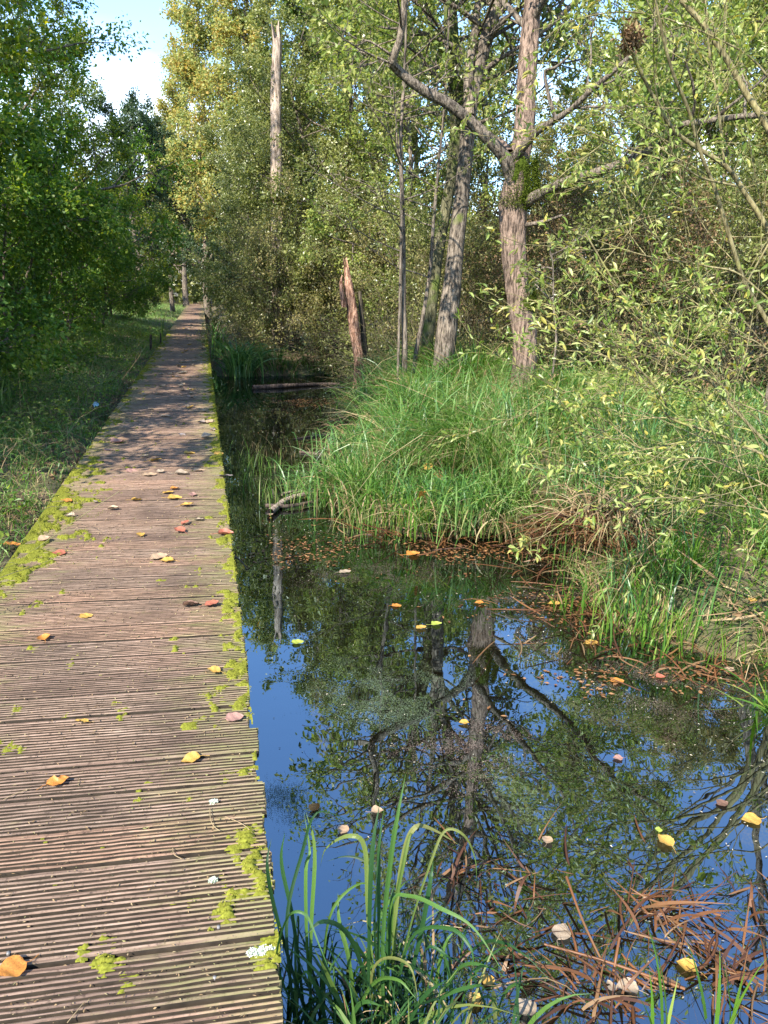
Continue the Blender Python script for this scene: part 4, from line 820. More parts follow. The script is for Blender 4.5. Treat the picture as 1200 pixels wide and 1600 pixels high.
for q_, (px, py, hh_, lb) in enumerate(tus): tussock('sedge_tussock', lb, px, py, WZ+.02, 300, hh_, .45, .011, ['grass' if q_ % 2 else 'sedge_lit', 'straw'], 230+q_, 'green tussocks along the island edge', .9, .18, frac=(1., .25))
# foreground sedge, blade by blade
def blade_px(mb, pts, wd, rg, base=None):
    P = catmull(pts, 5); n_ = len(P); t = np.linspace(0, 1, n_); T = nrm(np.gradient(P, axis=0)); view = nrm(P-CAM); side = nrm(np.cross(T, view)+rg.normal(0, .25, 3)); nn = np.cross(T, side)
    w_ = (wd*np.clip(np.minimum(.6+t, (1-t)*2.6), .03, 1))[:, None]; v = np.stack([P+side*w_*.5+nn*w_*.10, P, P-side*w_*.5+nn*w_*.10], 1).reshape(-1, 3)
    i = np.arange(n_-1)*3; mb.add(v, np.concatenate([np.stack([i, i+1, i+4, i+3], -1), np.stack([i+1, i+2, i+5, i+4], -1)]))
rg = np.random.default_rng(300)
fg = [[(600, 1590), (598, 1470), (612, 1330), (622, 1270), (634, 1208)], [(575, 1590), (578, 1420), (583, 1320), (594, 1252)], [(590, 1590), (592, 1450), (592, 1330), (600, 1262)],
      [(612, 1560), (618, 1430), (632, 1330), (650, 1292), (680, 1298), (720, 1322)], [(606, 1570), (640, 1450), (672, 1350), (695, 1298), (725, 1305), (742, 1340), (745, 1378)],
      [(605, 1580), (610, 1460), (630, 1350), (640, 1306), (647, 1303)], [(595, 1570), (585, 1450), (590, 1370), (570, 1345), (540, 1338), (510, 1346)], [(590, 1580), (575, 1430), (570, 1325), (545, 1306), (510, 1325), (500, 1355)],
      [(600, 1570), (610, 1420), (640, 1400), (690, 1420), (740, 1450), (790, 1525)], [(612, 1565), (680, 1560), (720, 1510), (760, 1510), (800, 1534)], [(610, 1560), (640, 1470), (700, 1450), (735, 1480), (740, 1520)],
      [(612, 1580), (650, 1520), (670, 1480), (700, 1495), (710, 1505)], [(600, 1590), (640, 1580), (700, 1550), (750, 1510), (795, 1525)], [(620, 1590), (660, 1560), (700, 1530)],
      [(490, 1600), (480, 1480), (478, 1360), (484, 1330), (475, 1268)], [(485, 1600), (486, 1460), (492, 1330), (478, 1268)], [(470, 1600), (450, 1500), (450, 1420), (470, 1340), (495, 1270), (550, 1284)],
      [(480, 1600), (440, 1530), (432, 1490), (450, 1432), (478, 1430), (500, 1480), (520, 1530)], [(500, 1600), (440, 1460), (418, 1360), (424, 1310)], [(480, 1590), (460, 1450), (440, 1350), (445, 1300)],
      [(500, 1600), (505, 1500), (520, 1420), (565, 1380), (610, 1400)], [(520, 1600), (500, 1560), (480, 1520), (470, 1530)], [(590, 1600), (580, 1530), (600, 1498), (640, 1510), (655, 1570)],
      [(560, 1600), (520, 1540), (490, 1480)], [(560, 1600), (545, 1500), (530, 1440), (528, 1395)], [(610, 1600), (605, 1500), (612, 1410), (616, 1380)], [(620, 1600), (655, 1470), (672, 1380), (677, 1345)],
      [(540, 1600), (580, 1540), (620, 1530), (650, 1560)], [(530, 1600), (560, 1570), (600, 1572)], [(615, 1590), (700, 1600), (690, 1560), (745, 1540), (760, 1550)], [(590, 1560), (550, 1470), (505, 1440), (470, 1470)],
      [(775, 1600), (772, 1560), (770, 1545)]]
c0 = at(560, 1640, WZ); root = thing('sedge_clump', 'large green sedge clump in the water beside the near planks', 'sedge clump', (c0[0], c0[1], WZ))
mb = MB(); o_ = np.array([c0[0], c0[1], WZ])
for b in fg:
    bot = at(b[0][0], b[0][1]+rg.uniform(10, 60), WZ-.03); d0 = math.hypot(bot[0], bot[1]); k = len(b)
    P = [bot-o_]+[pt(x, y, max(1.05, min(2.1, d0*(1-.02*i) + rg.uniform(-.02, .02)+.05*i*(1 if b[-1][1] < b[0][1]-150 else -.3)))) - o_ for i, (x, y) in enumerate(b[1:], 1)]
    n0 = len(mb.v); P_cam = [q+o_ for q in P]
    blade_px(mb, P_cam, rg.uniform(.007, .013), rg); mb.v[-1] = mb.v[-1]-o_.astype(np.float32)
m = 330; bb_ = np.stack([rg.normal(0, .17, m)-.0, rg.normal(.02, .12, m), np.full(m, -.05)], 1); hh = rg.uniform(.15, .42, m)
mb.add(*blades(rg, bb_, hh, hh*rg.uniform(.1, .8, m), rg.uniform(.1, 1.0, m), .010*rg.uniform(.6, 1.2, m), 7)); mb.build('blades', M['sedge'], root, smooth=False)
mb = MB(); m = 60; bb_ = np.stack([rg.normal(0, .18, m), rg.normal(.02, .13, m), np.full(m, -.04)], 1); hh = rg.uniform(.08, .34, m); mb.add(*blades(rg, bb_, hh, hh*rg.uniform(.3, 1.1, m), rg.uniform(.4, 1.3, m), .008*rg.uniform(.5, 1.2, m), 7)); mb.build('dead_blades', M['straw'], root, smooth=False)
for q, (px, py, lb) in enumerate([(1120, 1640, 'fresh green shoots at the bottom right corner of the pond'), (1035, 1650, 'second fresh shoots at the bottom, left of the corner ones')]):
    tussock('grass_tuft', lb, px, py, WZ, 9, .34, .16, .012, ['grass_lit'], 320+q, None, .2, .03, 'grass tuft')

# dead rusty reeds lying half sunken at the bottom right
def reeds(label, cpx, cpy, n, seed, ln=.19):
    n = int(n*1.5)
    rg = np.random.default_rng(seed); c = at(cpx, cpy, WZ); root = thing('dead_reed_clump', label, 'dead reeds', (c[0], c[1], WZ), 0, 'rusty dead reeds lying in the shallows'); mb = MB()
    a = rg.uniform(0, 6.28, n); b = np.stack([rg.normal(0, .10, n), rg.normal(0, .08, n), rg.uniform(-.09, .01, n)], 1); l = ln*rg.uniform(.4, 1.3, n); t = np.linspace(0, 1, 6); bend = rg.normal(0, .3, n)
    aa = a[:, None]+bend[:, None]*t*2; dx = np.cumsum(np.cos(aa), 1)*l[:, None]/6; dy = np.cumsum(np.sin(aa), 1)*l[:, None]/6; tl = rg.uniform(-.25, .35, n)
    P = np.stack([b[:, :1]+dx, b[:, 1:2]+dy, b[:, 2:]+l[:, None]*(tl[:, None]*t-.3*t**2*tl[:, None])], -1); mb.add(*tubes(P, (.0026*rg.uniform(.5, 1.9, n))[:, None]*np.array([1, 1.1, 1, .9, .8, .3])[None], 4))
    mb.build('stalks', M['deadreed'], root); m = n; b2 = np.stack([rg.normal(0, .07, m), rg.normal(0, .05, m), rg.uniform(-.08, .0, m)], 1); am = rg.uniform(0, 6.28); a2 = am+rg.normal(0, 1.3, m); d = np.stack([np.cos(a2), np.sin(a2), 0*a2], 1)
    hh = rg.uniform(-.03, .11, m); mb = MB(); mb.add(*blades_dir(rg, b2, hh, rg.uniform(.06, .26, m), rg.uniform(0, 1.3, m), .0085*rg.uniform(.4, 1.5, m), d, 7)); mb.build('dead_blades', M['deadreed'], root, smooth=False); return root
reeds('rusty reed tangle rising highest near the right side of the shallows', 1030, 1430, 85, 401)
reeds('rusty reed tangle right of the green sedge clump', 820, 1420, 45, 402)
reeds('rusty reed tangle at the very bottom edge, centre right', 950, 1560, 80, 403)
reeds('rusty reed tangle in the bottom right corner behind the shoots', 1140, 1530, 70, 404)
reeds('sparse rusty reeds behind the tip of the green sedge clump', 720, 1370, 22, 405)
reeds('few rusty reeds poking up at the right border', 1195, 1420, 24, 406)
reeds('dim rusty reeds close under the green sedge clump', 780, 1520, 36, 407)
def stick(name, label, cat, pts, r0, r1, mat, seed, group=None, z=None, amp=.12):
    P = [at(x, y, zz) for (x, y), zz in zip(pts, z)]; o = np.array(P[0]); m_ = MB(); m_.add(*bark_tube([p-o for p in P], r0, r1, s=9, n=6, seed=seed, amp=amp)); ob = m_.build(name, M[mat]); ob.location = tuple(o); return tag(ob, label, cat, group)
W = WZ
stick('twig', 'long thin brown twig slanting over the rusty reeds', 'twig', [(885, 1370), (905, 1425), (925, 1470), (955, 1530)], .004, .003, 'deadreed', 501, z=[W+.05, W+.03, W+.02, W-.01])
stick('twig', 'curved brown twig crossing the bottom right shallows', 'twig', [(850, 1475), (930, 1497), (1000, 1520), (1070, 1545)], .0032, .004, 'deadreed', 502, z=[W+.01, W+.02, W+.02, W+.01])
stick('twig', 'upright short brown stub among the rusty reeds', 'twig', [(968, 1465), (962, 1500), (957, 1535)], .004, .005, 'deadreed', 503, z=[W+.06, W+.03, W-.02])
stick('twig', 'thin dark twig sticking out from the boardwalk edge over water', 'twig', [(366, 868), (378, 878), (386, 890)], .006, .003, 'bark_dark', 504, z=[-.03, -.06, -.1])
stick('sunken_log', 'dark mottled log lying diagonally just at the surface beside the planks', 'log', [(405, 1335), (440, 1292), (480, 1262), (520, 1215), (560, 1180)], .042, .024, 'wet_log', 505, z=[W-.05, W-.045, W-.045, W-.05, W-.06], amp=.2)
stick('floating_log', 'thin grey pointed log afloat in the inlet, nearer one', 'log', [(468, 706), (500, 710), (522, 714)], .012, .03, 'wet_log', 506, z=[W+.008, W+.01, W+.01])
stick('floating_log', 'thin grey log afloat in the inlet, middle one', 'log', [(460, 686), (495, 681), (532, 678)], .01, .03, 'wet_log', 507, z=[W+.005, W+.01, W+.02])
stick('floating_log', 'short log pushed against the grass in the inlet, furthest one', 'log', [(525, 645), (540, 655), (556, 663)], .03, .035, 'wet_log', 508, z=[W+.02, W+.02, W+.02])
stick('fallen_log', 'long dark fallen log lying across the head of the inlet', 'log', [(395, 606), (440, 603), (480, 601), (530, 600)], .05, .03, 'wet_log', 509, z=[W+.02, W+.04, W+.03, W+.02], amp=.2)
for k, (pp, rr, lb) in enumerate([([(422, 800), (450, 780), (490, 770), (535, 768)], .03, 'bleached split driftwood at the left tip of the island'), ([(415, 790), (455, 790), (500, 782)], .022, 'brown driftwood lying under the bleached piece'), ([(440, 772), (480, 764), (530, 762)], .016, 'thin pale driftwood branch on top of the pile')]):
    stick('driftwood', lb, 'driftwood', pp, rr, rr*.5, 'snagwood' if k != 1 else 'wet_log', 520+k, z=[W+.03]*len(pp), amp=.25)
# two small dark posts and a lone upright blade on the left of the boardwalk
for k, (px, py, lb) in enumerate([(236, 545, 'small dark wooden post, left one of the pair beside the planks'), (252, 542, 'small dark wooden post, right one touching the boardwalk edge')]):
    c = at(px, py, -.1); m_ = MB(); m_.add(*bark_tube([np.array([0, 0, -.15]), np.array([0, 0, .1]), np.array([.01, 0, .33])], .035, .03, s=10, n=5, seed=540+k, amp=.1, jag=.05)); ob = m_.build('wooden_post', M['bark_dark']); ob.location = tuple(c); tag(ob, lb, 'post', 'small posts left of the boardwalk')
tussock('grass_tuft', 'lone pale upright blade beside the small dark posts', 254, 545, -.1, 3, .85, .12, .035, ['grass_lit'], 560, None, .05, .02, 'reed')

# ------------------------------------------------------------------ left verge
rng = np.random.default_rng(111)
def patch(x, y): return fbm(x*1.1, y*1.1, 61, 3)
n0 = 230000; u = rng.random(n0); y = 2.0*(62/2.0)**u; x = -1.0-rng.uniform(0, 1, n0)**.8*5
k = (rng.random(n0) < np.clip(.35+2.5*(patch(x, y)-.38), .15, 1)) & (x < -1.0-.05*np.clip(7-y, 0, 1)); x, y = x[k], y[k]; B_ = np.stack([x, y, ground_z(x, y)-.01], 1); n = len(B_)
dist = np.hypot(x, y); h = (.07+.24*fbm(x*1.7, y*1.7, 63, 3))*rng.uniform(.5, 1.3, n)*np.interp(-x, [1, 1.4, 3, 5], [.45, .8, 1.2, 1.7]); az = 0
dr = nrm(np.concatenate([rng.normal(0, 1, (n, 2)), np.zeros((n, 1))], 1)); sel = rng.random(n) < .80
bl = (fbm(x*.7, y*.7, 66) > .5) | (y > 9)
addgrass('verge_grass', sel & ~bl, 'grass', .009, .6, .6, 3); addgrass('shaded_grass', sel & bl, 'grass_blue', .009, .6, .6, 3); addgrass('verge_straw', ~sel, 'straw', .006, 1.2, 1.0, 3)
print('verge', n)
# broad leaved weeds and dead bramble
def weeds(name, n, xr, yr, ln, mat, hz, cond=None, lo=.0):
    x = rng.uniform(*xr, n); y = rng.uniform(*yr, n)
    if cond is not None: k = cond(x, y); x, y = x[k], y[k]
    m = len(x); z = ground_z(x, y)+lo+rng.random(m)**1.5*hz*(.4+fbm(x*2, y*2, 71)); d = rng.normal(0, 1, (m, 3)); d[:, 2] *= .4
    mb = MB(); mb.add(*leafquads(rng, np.stack([x, y, z], 1), d, ln*rng.uniform(.6, 1.3, m), ln*.55*rng.uniform(.6, 1.3, m), flat=.6)); return tag(mb.build(name, M[mat], smooth=False), kind='stuff')
weeds('verge_weeds', 60000, (-5.5, -1.15), (3, 26), .045, 'leaf_hazel', .35, lambda x, y: fbm(x*1.3, y*1.3, 73) > .5)
weeds('leaf_litter', 9000, (-4, -1.02), (2.6, 14), .05, 'leaf_dry', .05, lambda x, y: fbm(x*1.6, y*1.6, 74) > .45)
weeds('bank_weeds', 34000, (3.0, 9), (5, 12.5), .05, 'leaf_lime', .45, lambda x, y: (x > 2.2+.3*y*.3) & (fbm(x*1.2, y*1.2, 75) > .42))
weeds('bank_herbs', 5000, (2.2, 4.2), (3.0, 5.6), .035, 'leaf_hazel', .16, lambda x, y: (poly_sd(x, y, land) > .1) & (fbm(x*2, y*2, 79) > .45))
weeds('bank_leaf_litter', 14000, (1.6, 8), (2.8, 8), .05, 'leaf_dry', .08, lambda x, y: (poly_sd(x, y, land) > 0) & (fbm(x*1.6, y*1.6, 76) > .45))
weeds('ivy_ground', 26000, (2.0, 11), (11.5, 19), .055, 'leaf_dark', .8, lambda x, y: poly_sd(x, y, land) > .1)
def bramble(name, n, xr, yr, L_, mat, cond=None, r=.003, up=.3):
    x = rng.uniform(*xr, n); y = rng.uniform(*yr, n)
    if cond is not None: k = cond(x, y); x, y = x[k], y[k]
    m = len(x); S = np.stack([x, y, ground_z(x, y)], 1); D = rng.normal(0, 1, (m, 3)); D[:, 2] = np.abs(D[:, 2])*up+.1
    sk = skeleton(rng, S, D, L_*rng.uniform(.4, 1.2, m), np.full(m, r), [lev(7, 2, .9, .6, .22, -.05, tip=.5), lev(4, 1, .9, .5, .25, -.05)])
    mb = MB(); [mb.add(*tubes(P, R, 3)) for P, R in sk]; return tag(mb.build(name, M[mat]), kind='stuff')
weeds('verge_nettles', 9000, (-3.4, -1.5), (4.5, 12), .06, 'leaf_lime', .32, lambda x, y: fbm(x*1.5, y*1.5, 93) > .52)
bramble('bramble_twigs', 1300, (-3.6, -1.12), (3.2, 13), .7, 'bark_twig', lambda x, y: fbm(x*1.1, y*1.1, 77) > .42)
bramble('dry_stalks', 260, (-3.0, -1.12), (3.5, 16), .8, 'straw', None, .0028, .5)
bramble('undergrowth_twigs', 1600, (2.2, 10), (11, 18.5), 1.5, 'bark_twig', lambda x, y: poly_sd(x, y, land) > .1, .006, 1.2)
bramble('island_stalks', 300, (1.6, 7), (6.5, 12), .9, 'straw', lambda x, y: poly_sd(x, y, land) > .3, .0026, 2.0)
GR = 'tall reeds on the left verge'
for k, (xx, yy, lb) in enumerate([(-2.9, 6.6, 'tall bluish reeds at the left border above the sunlit grass'), (-3.4, 7.9, 'tall bluish reeds behind the nearest ones at the left border'), (-2.55, 9.8, 'lower arching reeds beside the dark bramble')]):
    c = np.array([xx, yy, 0]); root = thing('reed_clump', lb, 'reeds', (xx, yy, float(ground_z(np.array([xx]), np.array([yy]))[0])), 0, GR); rg = np.random.default_rng(600+k); m = 130
    b = np.stack([rg.normal(0, .28, m), rg.normal(0, .28, m), np.zeros(m)-.05], 1); hh = rg.uniform(.5, 1.25, m)*(1 if k < 2 else .7); mb = MB(); mb.add(*blades(rg, b, hh, hh*rg.uniform(.1, .7, m), rg.uniform(0, .9, m), .016*rg.uniform(.6, 1.2, m), 6)); mb.build('blades', M['grass_blue'], root, smooth=False)

# ------------------------------------------------------------------ fallen leaves
def autumn(name, c, c2, rough=.55):
    m, t, o = newmat(name); tc = N(t, 'ShaderNodeTexCoord'); oi = N(t, 'ShaderNodeObjectInfo'); k = t.links.new
    nz = N(t, 'ShaderNodeTexNoise', i_Scale=35., i_Detail=5., noise_dimensions='4D'); k(tc.outputs['Object'], nz.inputs['Vector']); ml_ = N(t, 'ShaderNodeMath', operation='MULTIPLY'); k(oi.outputs['Random'], ml_.inputs[0]); ml_.inputs[1].default_value = 50; k(ml_.outputs[0], nz.inputs['W'])
    r = ramp(t, nz.outputs['Fac'], [(.35, c2), (.5, c), (.75, tuple(min(1, q*1.15) for q in c))]); p = N(t, 'ShaderNodeBsdfPrincipled', i_Roughness=rough); k(r.outputs[0], p.inputs['Base Color'])
    tr = N(t, 'ShaderNodeBsdfTranslucent'); k(r.outputs[0], tr.inputs['Color']); mi = N(t, 'ShaderNodeMixShader'); mi.inputs[0].default_value = .2; k(p.outputs[0], mi.inputs[1]); k(tr.outputs[0], mi.inputs[2]); k(mi.outputs[0], o.inputs[0]); return m
_au = autumn
def autumn(n, a, b): return _au(n, tuple(q*.72 for q in a), tuple(q*.66 for q in b))
LM = {'yellow': autumn('fallen_yellow', (.66, .40, .08), (.45, .22, .05)), 'orange': autumn('fallen_orange', (.68, .28, .05), (.45, .15, .04)), 'red': autumn('fallen_red', (.50, .16, .09), (.32, .09, .05)),
      'tan': autumn('fallen_tan', (.52, .36, .22), (.36, .22, .13)), 'pink': autumn('fallen_pink', (.48, .27, .21), (.34, .17, .13)), 'pale': autumn('fallen_pale', (.46, .36, .25), (.32, .22, .14)), 'brown': autumn('fallen_brown', (.24, .13, .08), (.13, .07, .05)), 'lime': autumn('fallen_lime', (.42, .52, .08), (.5, .45, .08)), 'grey': autumn('fallen_grey', (.34, .28, .26), (.2, .15, .14))}
def leafmesh(seed, curl, asp=.8, notch=0.):
    rg = np.random.default_rng(seed); nu, nv = 13, 9; v = []
    for i in range(nu):
        t = i/(nu-1); wprof = asp*.5*math.sin(math.pi*t**.72)**.8 * (1+.05*math.sin(t*40+seed)) + .002
        for j in range(nv):
            s = -1+2*j/(nv-1); xx = t; yy = s*wprof; zz = curl*(s*s)*wprof*.9+curl*.35*(t-.5)**2+.03*math.sin(7*t+seed)*s+.02*math.sin(15*t+3*s+seed)-.015*math.exp(-(s*6)**2)
            if notch and t > .45 and t < .6 and s > .2: yy *= (1-notch)
            v.append((xx, yy, zz))
    q = [[i*nv+j, (i+1)*nv+j, (i+1)*nv+j+1, i*nv+j+1] for i in range(nu-1) for j in range(nv-1)]
    mb = MB(); v = np.array(v); v[:, 2] -= v[:, 2].min(); z0 = v[4, 2]; mb.add(v, q)
    mb2 = MB(); P = np.array([[0.02, 0, z0], [-.12, .02, z0*.7+.01], [-.28, .07*(1 if seed % 2 else -1), .02], [-.42, .16*(1 if seed % 2 else -1), .03]]); mb2.add(*tubes(P[None], np.full((1, 4), .014), 4)); return mb, mb2
LMESH = [leafmesh(s, c, a, nn) for s, c, a, nn in ((1, .35, .78, 0), (2, .15, .85, 0), (3, .8, .7, 0), (4, .25, .72, .7), (5, .5, .9, 0))]
protoL = {}
def leaf(px, py, z, size, col, label, group=None, var=None, rz=None, name='fallen_leaf', pos=None, tilt=.12):
    rg = np.random.default_rng(int(px*131+py*17+size*1e4) % 100003); v = var if var is not None else int(rg.integers(5)); key = (v, col, name)
    c = at(px, py, z) if pos is None else pos; 
    if key not in protoL: o = LMESH[v][0].build(name, LM[col]); LMESH[v][1].build('stalk', LM[col], o); protoL[key] = o
    else:
        o = protoL[key].copy(); COL.objects.link(o)
        if size*1200/math.hypot(c[0], c[1], 1.45) > 13: st = protoL[key].children[0].copy(); COL.objects.link(st); st.parent = o
    for kk in ('label', 'category', 'group'):
        if kk in o: del o[kk]
    o.location = (c[0], c[1], z+.002); o.rotation_euler = (rg.normal(0, tilt), rg.normal(0, tilt), rg.uniform(0, 6.28) if rz is None else rz); size *= 1.32; o.scale = (size, size, size); return tag(o, label, 'leaf', group)
DZ = .004
deckL = [(314, 1183, .048, 'yellow', 0, 3.3, 'golden yellow leaf on the planks near the right moss edge'), (72, 1228, .050, 'orange', 3, .3, 'red orange torn leaf near the left border of the planks'), (42, 1506, .050, 'orange', 1, 3.6, 'big orange leaf with a long stalk on the nearest left planks'),
         (124, 965, .045, 'yellow', 1, .4, 'yellow leaf on the pink sunlit planks at the left'), (71, 1002, .045, 'orange', 4, 2., 'dull orange leaf just below the yellow one at the left'), (345, 1051, .042, 'yellow', 0, 2.9, 'yellow leaf with a stalk beside moss at the right edge'),
         (138, 1129, .034, 'yellow', 3, 2.9, 'small thin yellow leaf in the middle of the near planks'), (352, 1124, .048, 'pink', 1, 0., 'dull pink leaf resting on the right edge moss'), (285, 948, .060, 'brown', 2, .2, 'long curled brown leaf left of a red one'), (320, 946, .05, 'red', 1, 0., 'dark red leaf next to the curled brown one'),
         (235, 873, .07, 'tan', 1, .1, 'broad tan leaf in the middle of the planks'), (272, 877, .06, 'yellow', 0, 3.0, 'pale yellow leaf just right of the broad tan one'), (103, 865, .055, 'red', 1, 3.2, 'red brown leaf at the left below the mossy patch'), (60, 847, .055, 'tan', 4, .5, 'tan leaf on the left edge moss, lowest there'),
         (219, 839, .05, 'yellow', 0, 1.6, 'small yellow leaf with an upright stalk'), (340, 836, .075, 'red', 2, .1, 'curled dark red leaf casting a shadow on the right edge'), (288, 832, .06, 'red', 0, 2.5, 'crumpled red leaf, lower of two in a stack'), (285, 820, .05, 'red', 3, 1.0, 'crumpled red leaf, upper of two in a stack'),
         (303, 813, .055, 'pale', 3, .2, 'pale cream leaf left of the bright right moss'), (168, 797, .055, 'tan', 2, .1, 'long reddish tan leaf across the middle planks'), (117, 808, .06, 'pale', 2, 2.8, 'white curled leaf on the left moss patch'), (113, 784, .06, 'orange', 1, 3., 'orange leaf on the left moss patch'),
         (148, 786, .06, 'pale', 3, 1.2, 'white shrivelled leaf just right of the orange one on moss'), (205, 782, .055, 'yellow', 4, .3, 'square yellow leaf in the middle, shaded stretch start'), (262, 779, .075, 'yellow', 0, .1, 'largest of three yellow leaves together at the middle right'), (254, 771, .06, 'yellow', 1, .3, 'middle of three yellow leaves together'),
         (266, 765, .05, 'orange', 4, .3, 'smallest topmost of three yellow leaves together'), (282, 791, .07, 'yellow', 3, .2, 'yellow leaf with a bent stalk below the group of three'), (301, 776, .06, 'pink', 3, 1.6, 'star shaped pinkish leaf right of the group of three'), (341, 744, .085, 'grey', 1, 0., 'grey leaf lying flat at the right edge'),
         (334, 709, .065, 'yellow', 1, .1, 'cream yellow leaf near the right edge'), (287, 709, .075, 'yellow', 0, .1, 'yellow leaf alone in the middle of the darker planks'), (273, 741, .09, 'pale', 4, .1, 'large pale curled leaf in the middle'), (246, 739, .055, 'pale', 3, .8, 'small white leaf left of the large pale curled one'),
         (223, 743, .08, 'tan', 1, .1, 'tan leaf left of the small white one'), (233, 721, .08, 'yellow', 0, .2, 'yellow leaf, lower of two at centre left'), (220, 714, .06, 'pale', 3, .2, 'pale leaf, upper of two at centre left'), (196, 736, .08, 'pink', 1, .1, 'flat pinkish grey leaf at centre left'),
         (302, 736, .07, 'tan', 0, .2, 'dull tan leaf between the large curled one and the right edge'), (173, 693, .10, 'pink', 4, .5, 'brownish pink leaf, upper of two beside the left grass'), (163, 704, .08, 'pink', 1, .5, 'brownish pink leaf, lower of two beside the left grass'), (315, 685, .09, 'pale', 4, .2, 'whitish leaf, one of a pair near the right moss in shade')]
for (px, py, s, c, v, rz, lb) in deckL: leaf(px, py, DZ, s, c, lb, None, v, rz)
rng = np.random.default_rng(131)
for k in range(110):
    yy = 7.6*(34/7.6)**rng.random(); xx = np.clip(rng.normal(-.35, .30), -1.0, .08); leaf(k*7.3, k*3.1, DZ, rng.uniform(.055, .095), str(rng.choice(['pale', 'pale', 'tan', 'pale', 'grey', 'yellow'])), 'small pale fallen leaf on the shaded far stretch of boardwalk', 'pale leaves strewn over the far shaded planks', pos=(xx, yy))
leaf(4, 851, -.08, .075, 'orange', 'orange leaf caught in the grass at the left border', None, 1, .3)
bits = MB(); n = 5200; x = rng.uniform(XL+.01, XR-.01, n); y = 1.1*(14/1.1)**rng.random(n); d = rng.normal(0, 1, (n, 3)); d[:, 2] *= .2
bits.add(*leafquads(rng, np.stack([x, y, np.full(n, .003)], 1), d, .006*rng.uniform(.4, 2.2, n)*np.sqrt(y/2), .0026*rng.uniform(.5, 2, n)*np.sqrt(y/2), flat=.8)); tag(bits.build('deck_debris', M['straw'], smooth=False), kind='stuff')
for k, pp in enumerate([[(328, 1262), (329, 1280), (335, 1292), (344, 1298)], [(352, 1276), (372, 1284), (385, 1292), (395, 1302)], [(270, 1325), (272, 1335), (284, 1342)], [(105, 1598), (120, 1580), (132, 1565)], [(5, 1250), (20, 1242), (47, 1232)]]):
    stick('stalk', ['curved thin straw stalk near the right moss, upper one', 'pale thin stalk slanting across moss at the right edge', 'tiny curled stalk in the middle of the near planks', 'pale straight stalk at the bottom border of the planks', 'thin stalk of the red orange leaf at the left border'][k], 'stalk', pp, .0010, .0008, 'straw', 700+k, z=[.006, .009, .008, .006][:len(pp)], amp=.02)
watL = [(1050, 1325, .050, 'yellow', 0, 1.8, 'yellow leaf with a white stalk afloat at the lower right'), (1029, 1301, .022, 'lime', 1, 1., 'tiny yellow green leaf above the stalked yellow one'), (1188, 1281, .055, 'yellow', 1, 3., 'golden leaf at the right border of the water'), (854, 1320, .032, 'tan', 4, 1., 'dull tan leaf on dark water, centre'), (1120, 1257, .036, 'brown', 1, 0., 'brown leaf on dark water left of the golden border leaf'),
        (973, 1185, .032, 'pink', 1, 3., 'brownish leaf on the blue reflection'), (733, 1130, .036, 'yellow', 0, 3., 'small yellow leaf alone on the central water'), (650, 982, .045, 'yellow', 1, 0., 'pale yellow leaf, left one of a pair'), (674, 977, .050, 'lime', 0, .2, 'lime green leaf, right one of a pair'), (612, 947, .045, 'orange', 1, 0., 'small orange leaf left of the mirrored trunk'),
        (757, 943, .05, 'orange', 0, 3., 'orange leaf on the mirrored trunk'), (872, 1469, .050, 'pale', 1, .8, 'cream leaf lying on the rusty reeds, upper one'), (1090, 1519, .045, 'yellow', 0, 2.4, 'bright yellow leaf on the rusty reeds at the right'), (997, 1549, .045, 'pale', 4, 2.8, 'cream leaf on the reeds near the bottom edge'), (960, 1551, .028, 'pale', 3, 1.6, 'small whitish leaf left of the cream one near the bottom'),
        (770, 1541, .032, 'yellow', 1, 2., 'yellow leaf beside the sedge tips'), (813, 1588, .045, 'pale', 4, .5, 'cream leaf at the very bottom edge'), (752, 1575, .040, 'yellow', 0, 2., 'yellow leaf between the sedge blades at the bottom'), (878, 945, .07, 'yellow', 0, 3., 'yellow leaf close under the right bank'), (915, 1006, .055, 'yellow', 1, 0., 'yellow leaf off the tip of the right bank'),
        (954, 1065, .055, 'orange', 1, 0., 'pale orange leaf below the drooping bank plants'), (635, 868, .08, 'orange', 0, .2, 'orange leaf below the island front'), (1025, 1060, .04, 'red', 4, 0., 'small reddish leaf below the bank plants'), (1135, 1050, .05, 'tan', 0, .4, 'tan leaf near the right border of the bank'), (580, 1270, .035, 'tan', 4, 0., 'pale tan leaf behind the sedge tips, right one'), (533, 1305, .035, 'tan', 4, 1., 'pale tan leaf behind the sedge tips, lower one'), (488, 1270, .035, 'orange', 4, 1., 'brownish orange leaf behind the sedge tips, left one'),
        (530, 895, .06, 'pale', 1, 0., 'pale leaf near the drowned litter at the left'), (455, 1005, .05, 'lime', 1, 0., 'dull greenish leaf under the surface reflection at the left'), (1170, 940, .05, 'yellow', 0, 0., 'yellow leaf on the bank at the right border')]
for (px, py, s, c, v, rz, lb) in watL: leaf(px, py, WZ+.003 if lb.find('on the bank') < 0 else -.15, s, c, lb, None, v, rz, 'floating_leaf', tilt=.04)
for (px, py, zz, s, c, lb) in [(718, 820, WZ+.06, .09, 'orange', 'orange leaf caught low at the front of the island'), (663, 777, .0, .07, 'orange', 'round orange leaf caught in the island sedge'), (662, 733, .05, .07, 'yellow', 'yellow leaf caught high in the island sedge'), (690, 745, .0, .09, 'red', 'curled red brown leaf hanging in the island sedge')]: leaf(px, py, zz, s, c, lb, None, None, None, 'caught_leaf', tilt=.6)
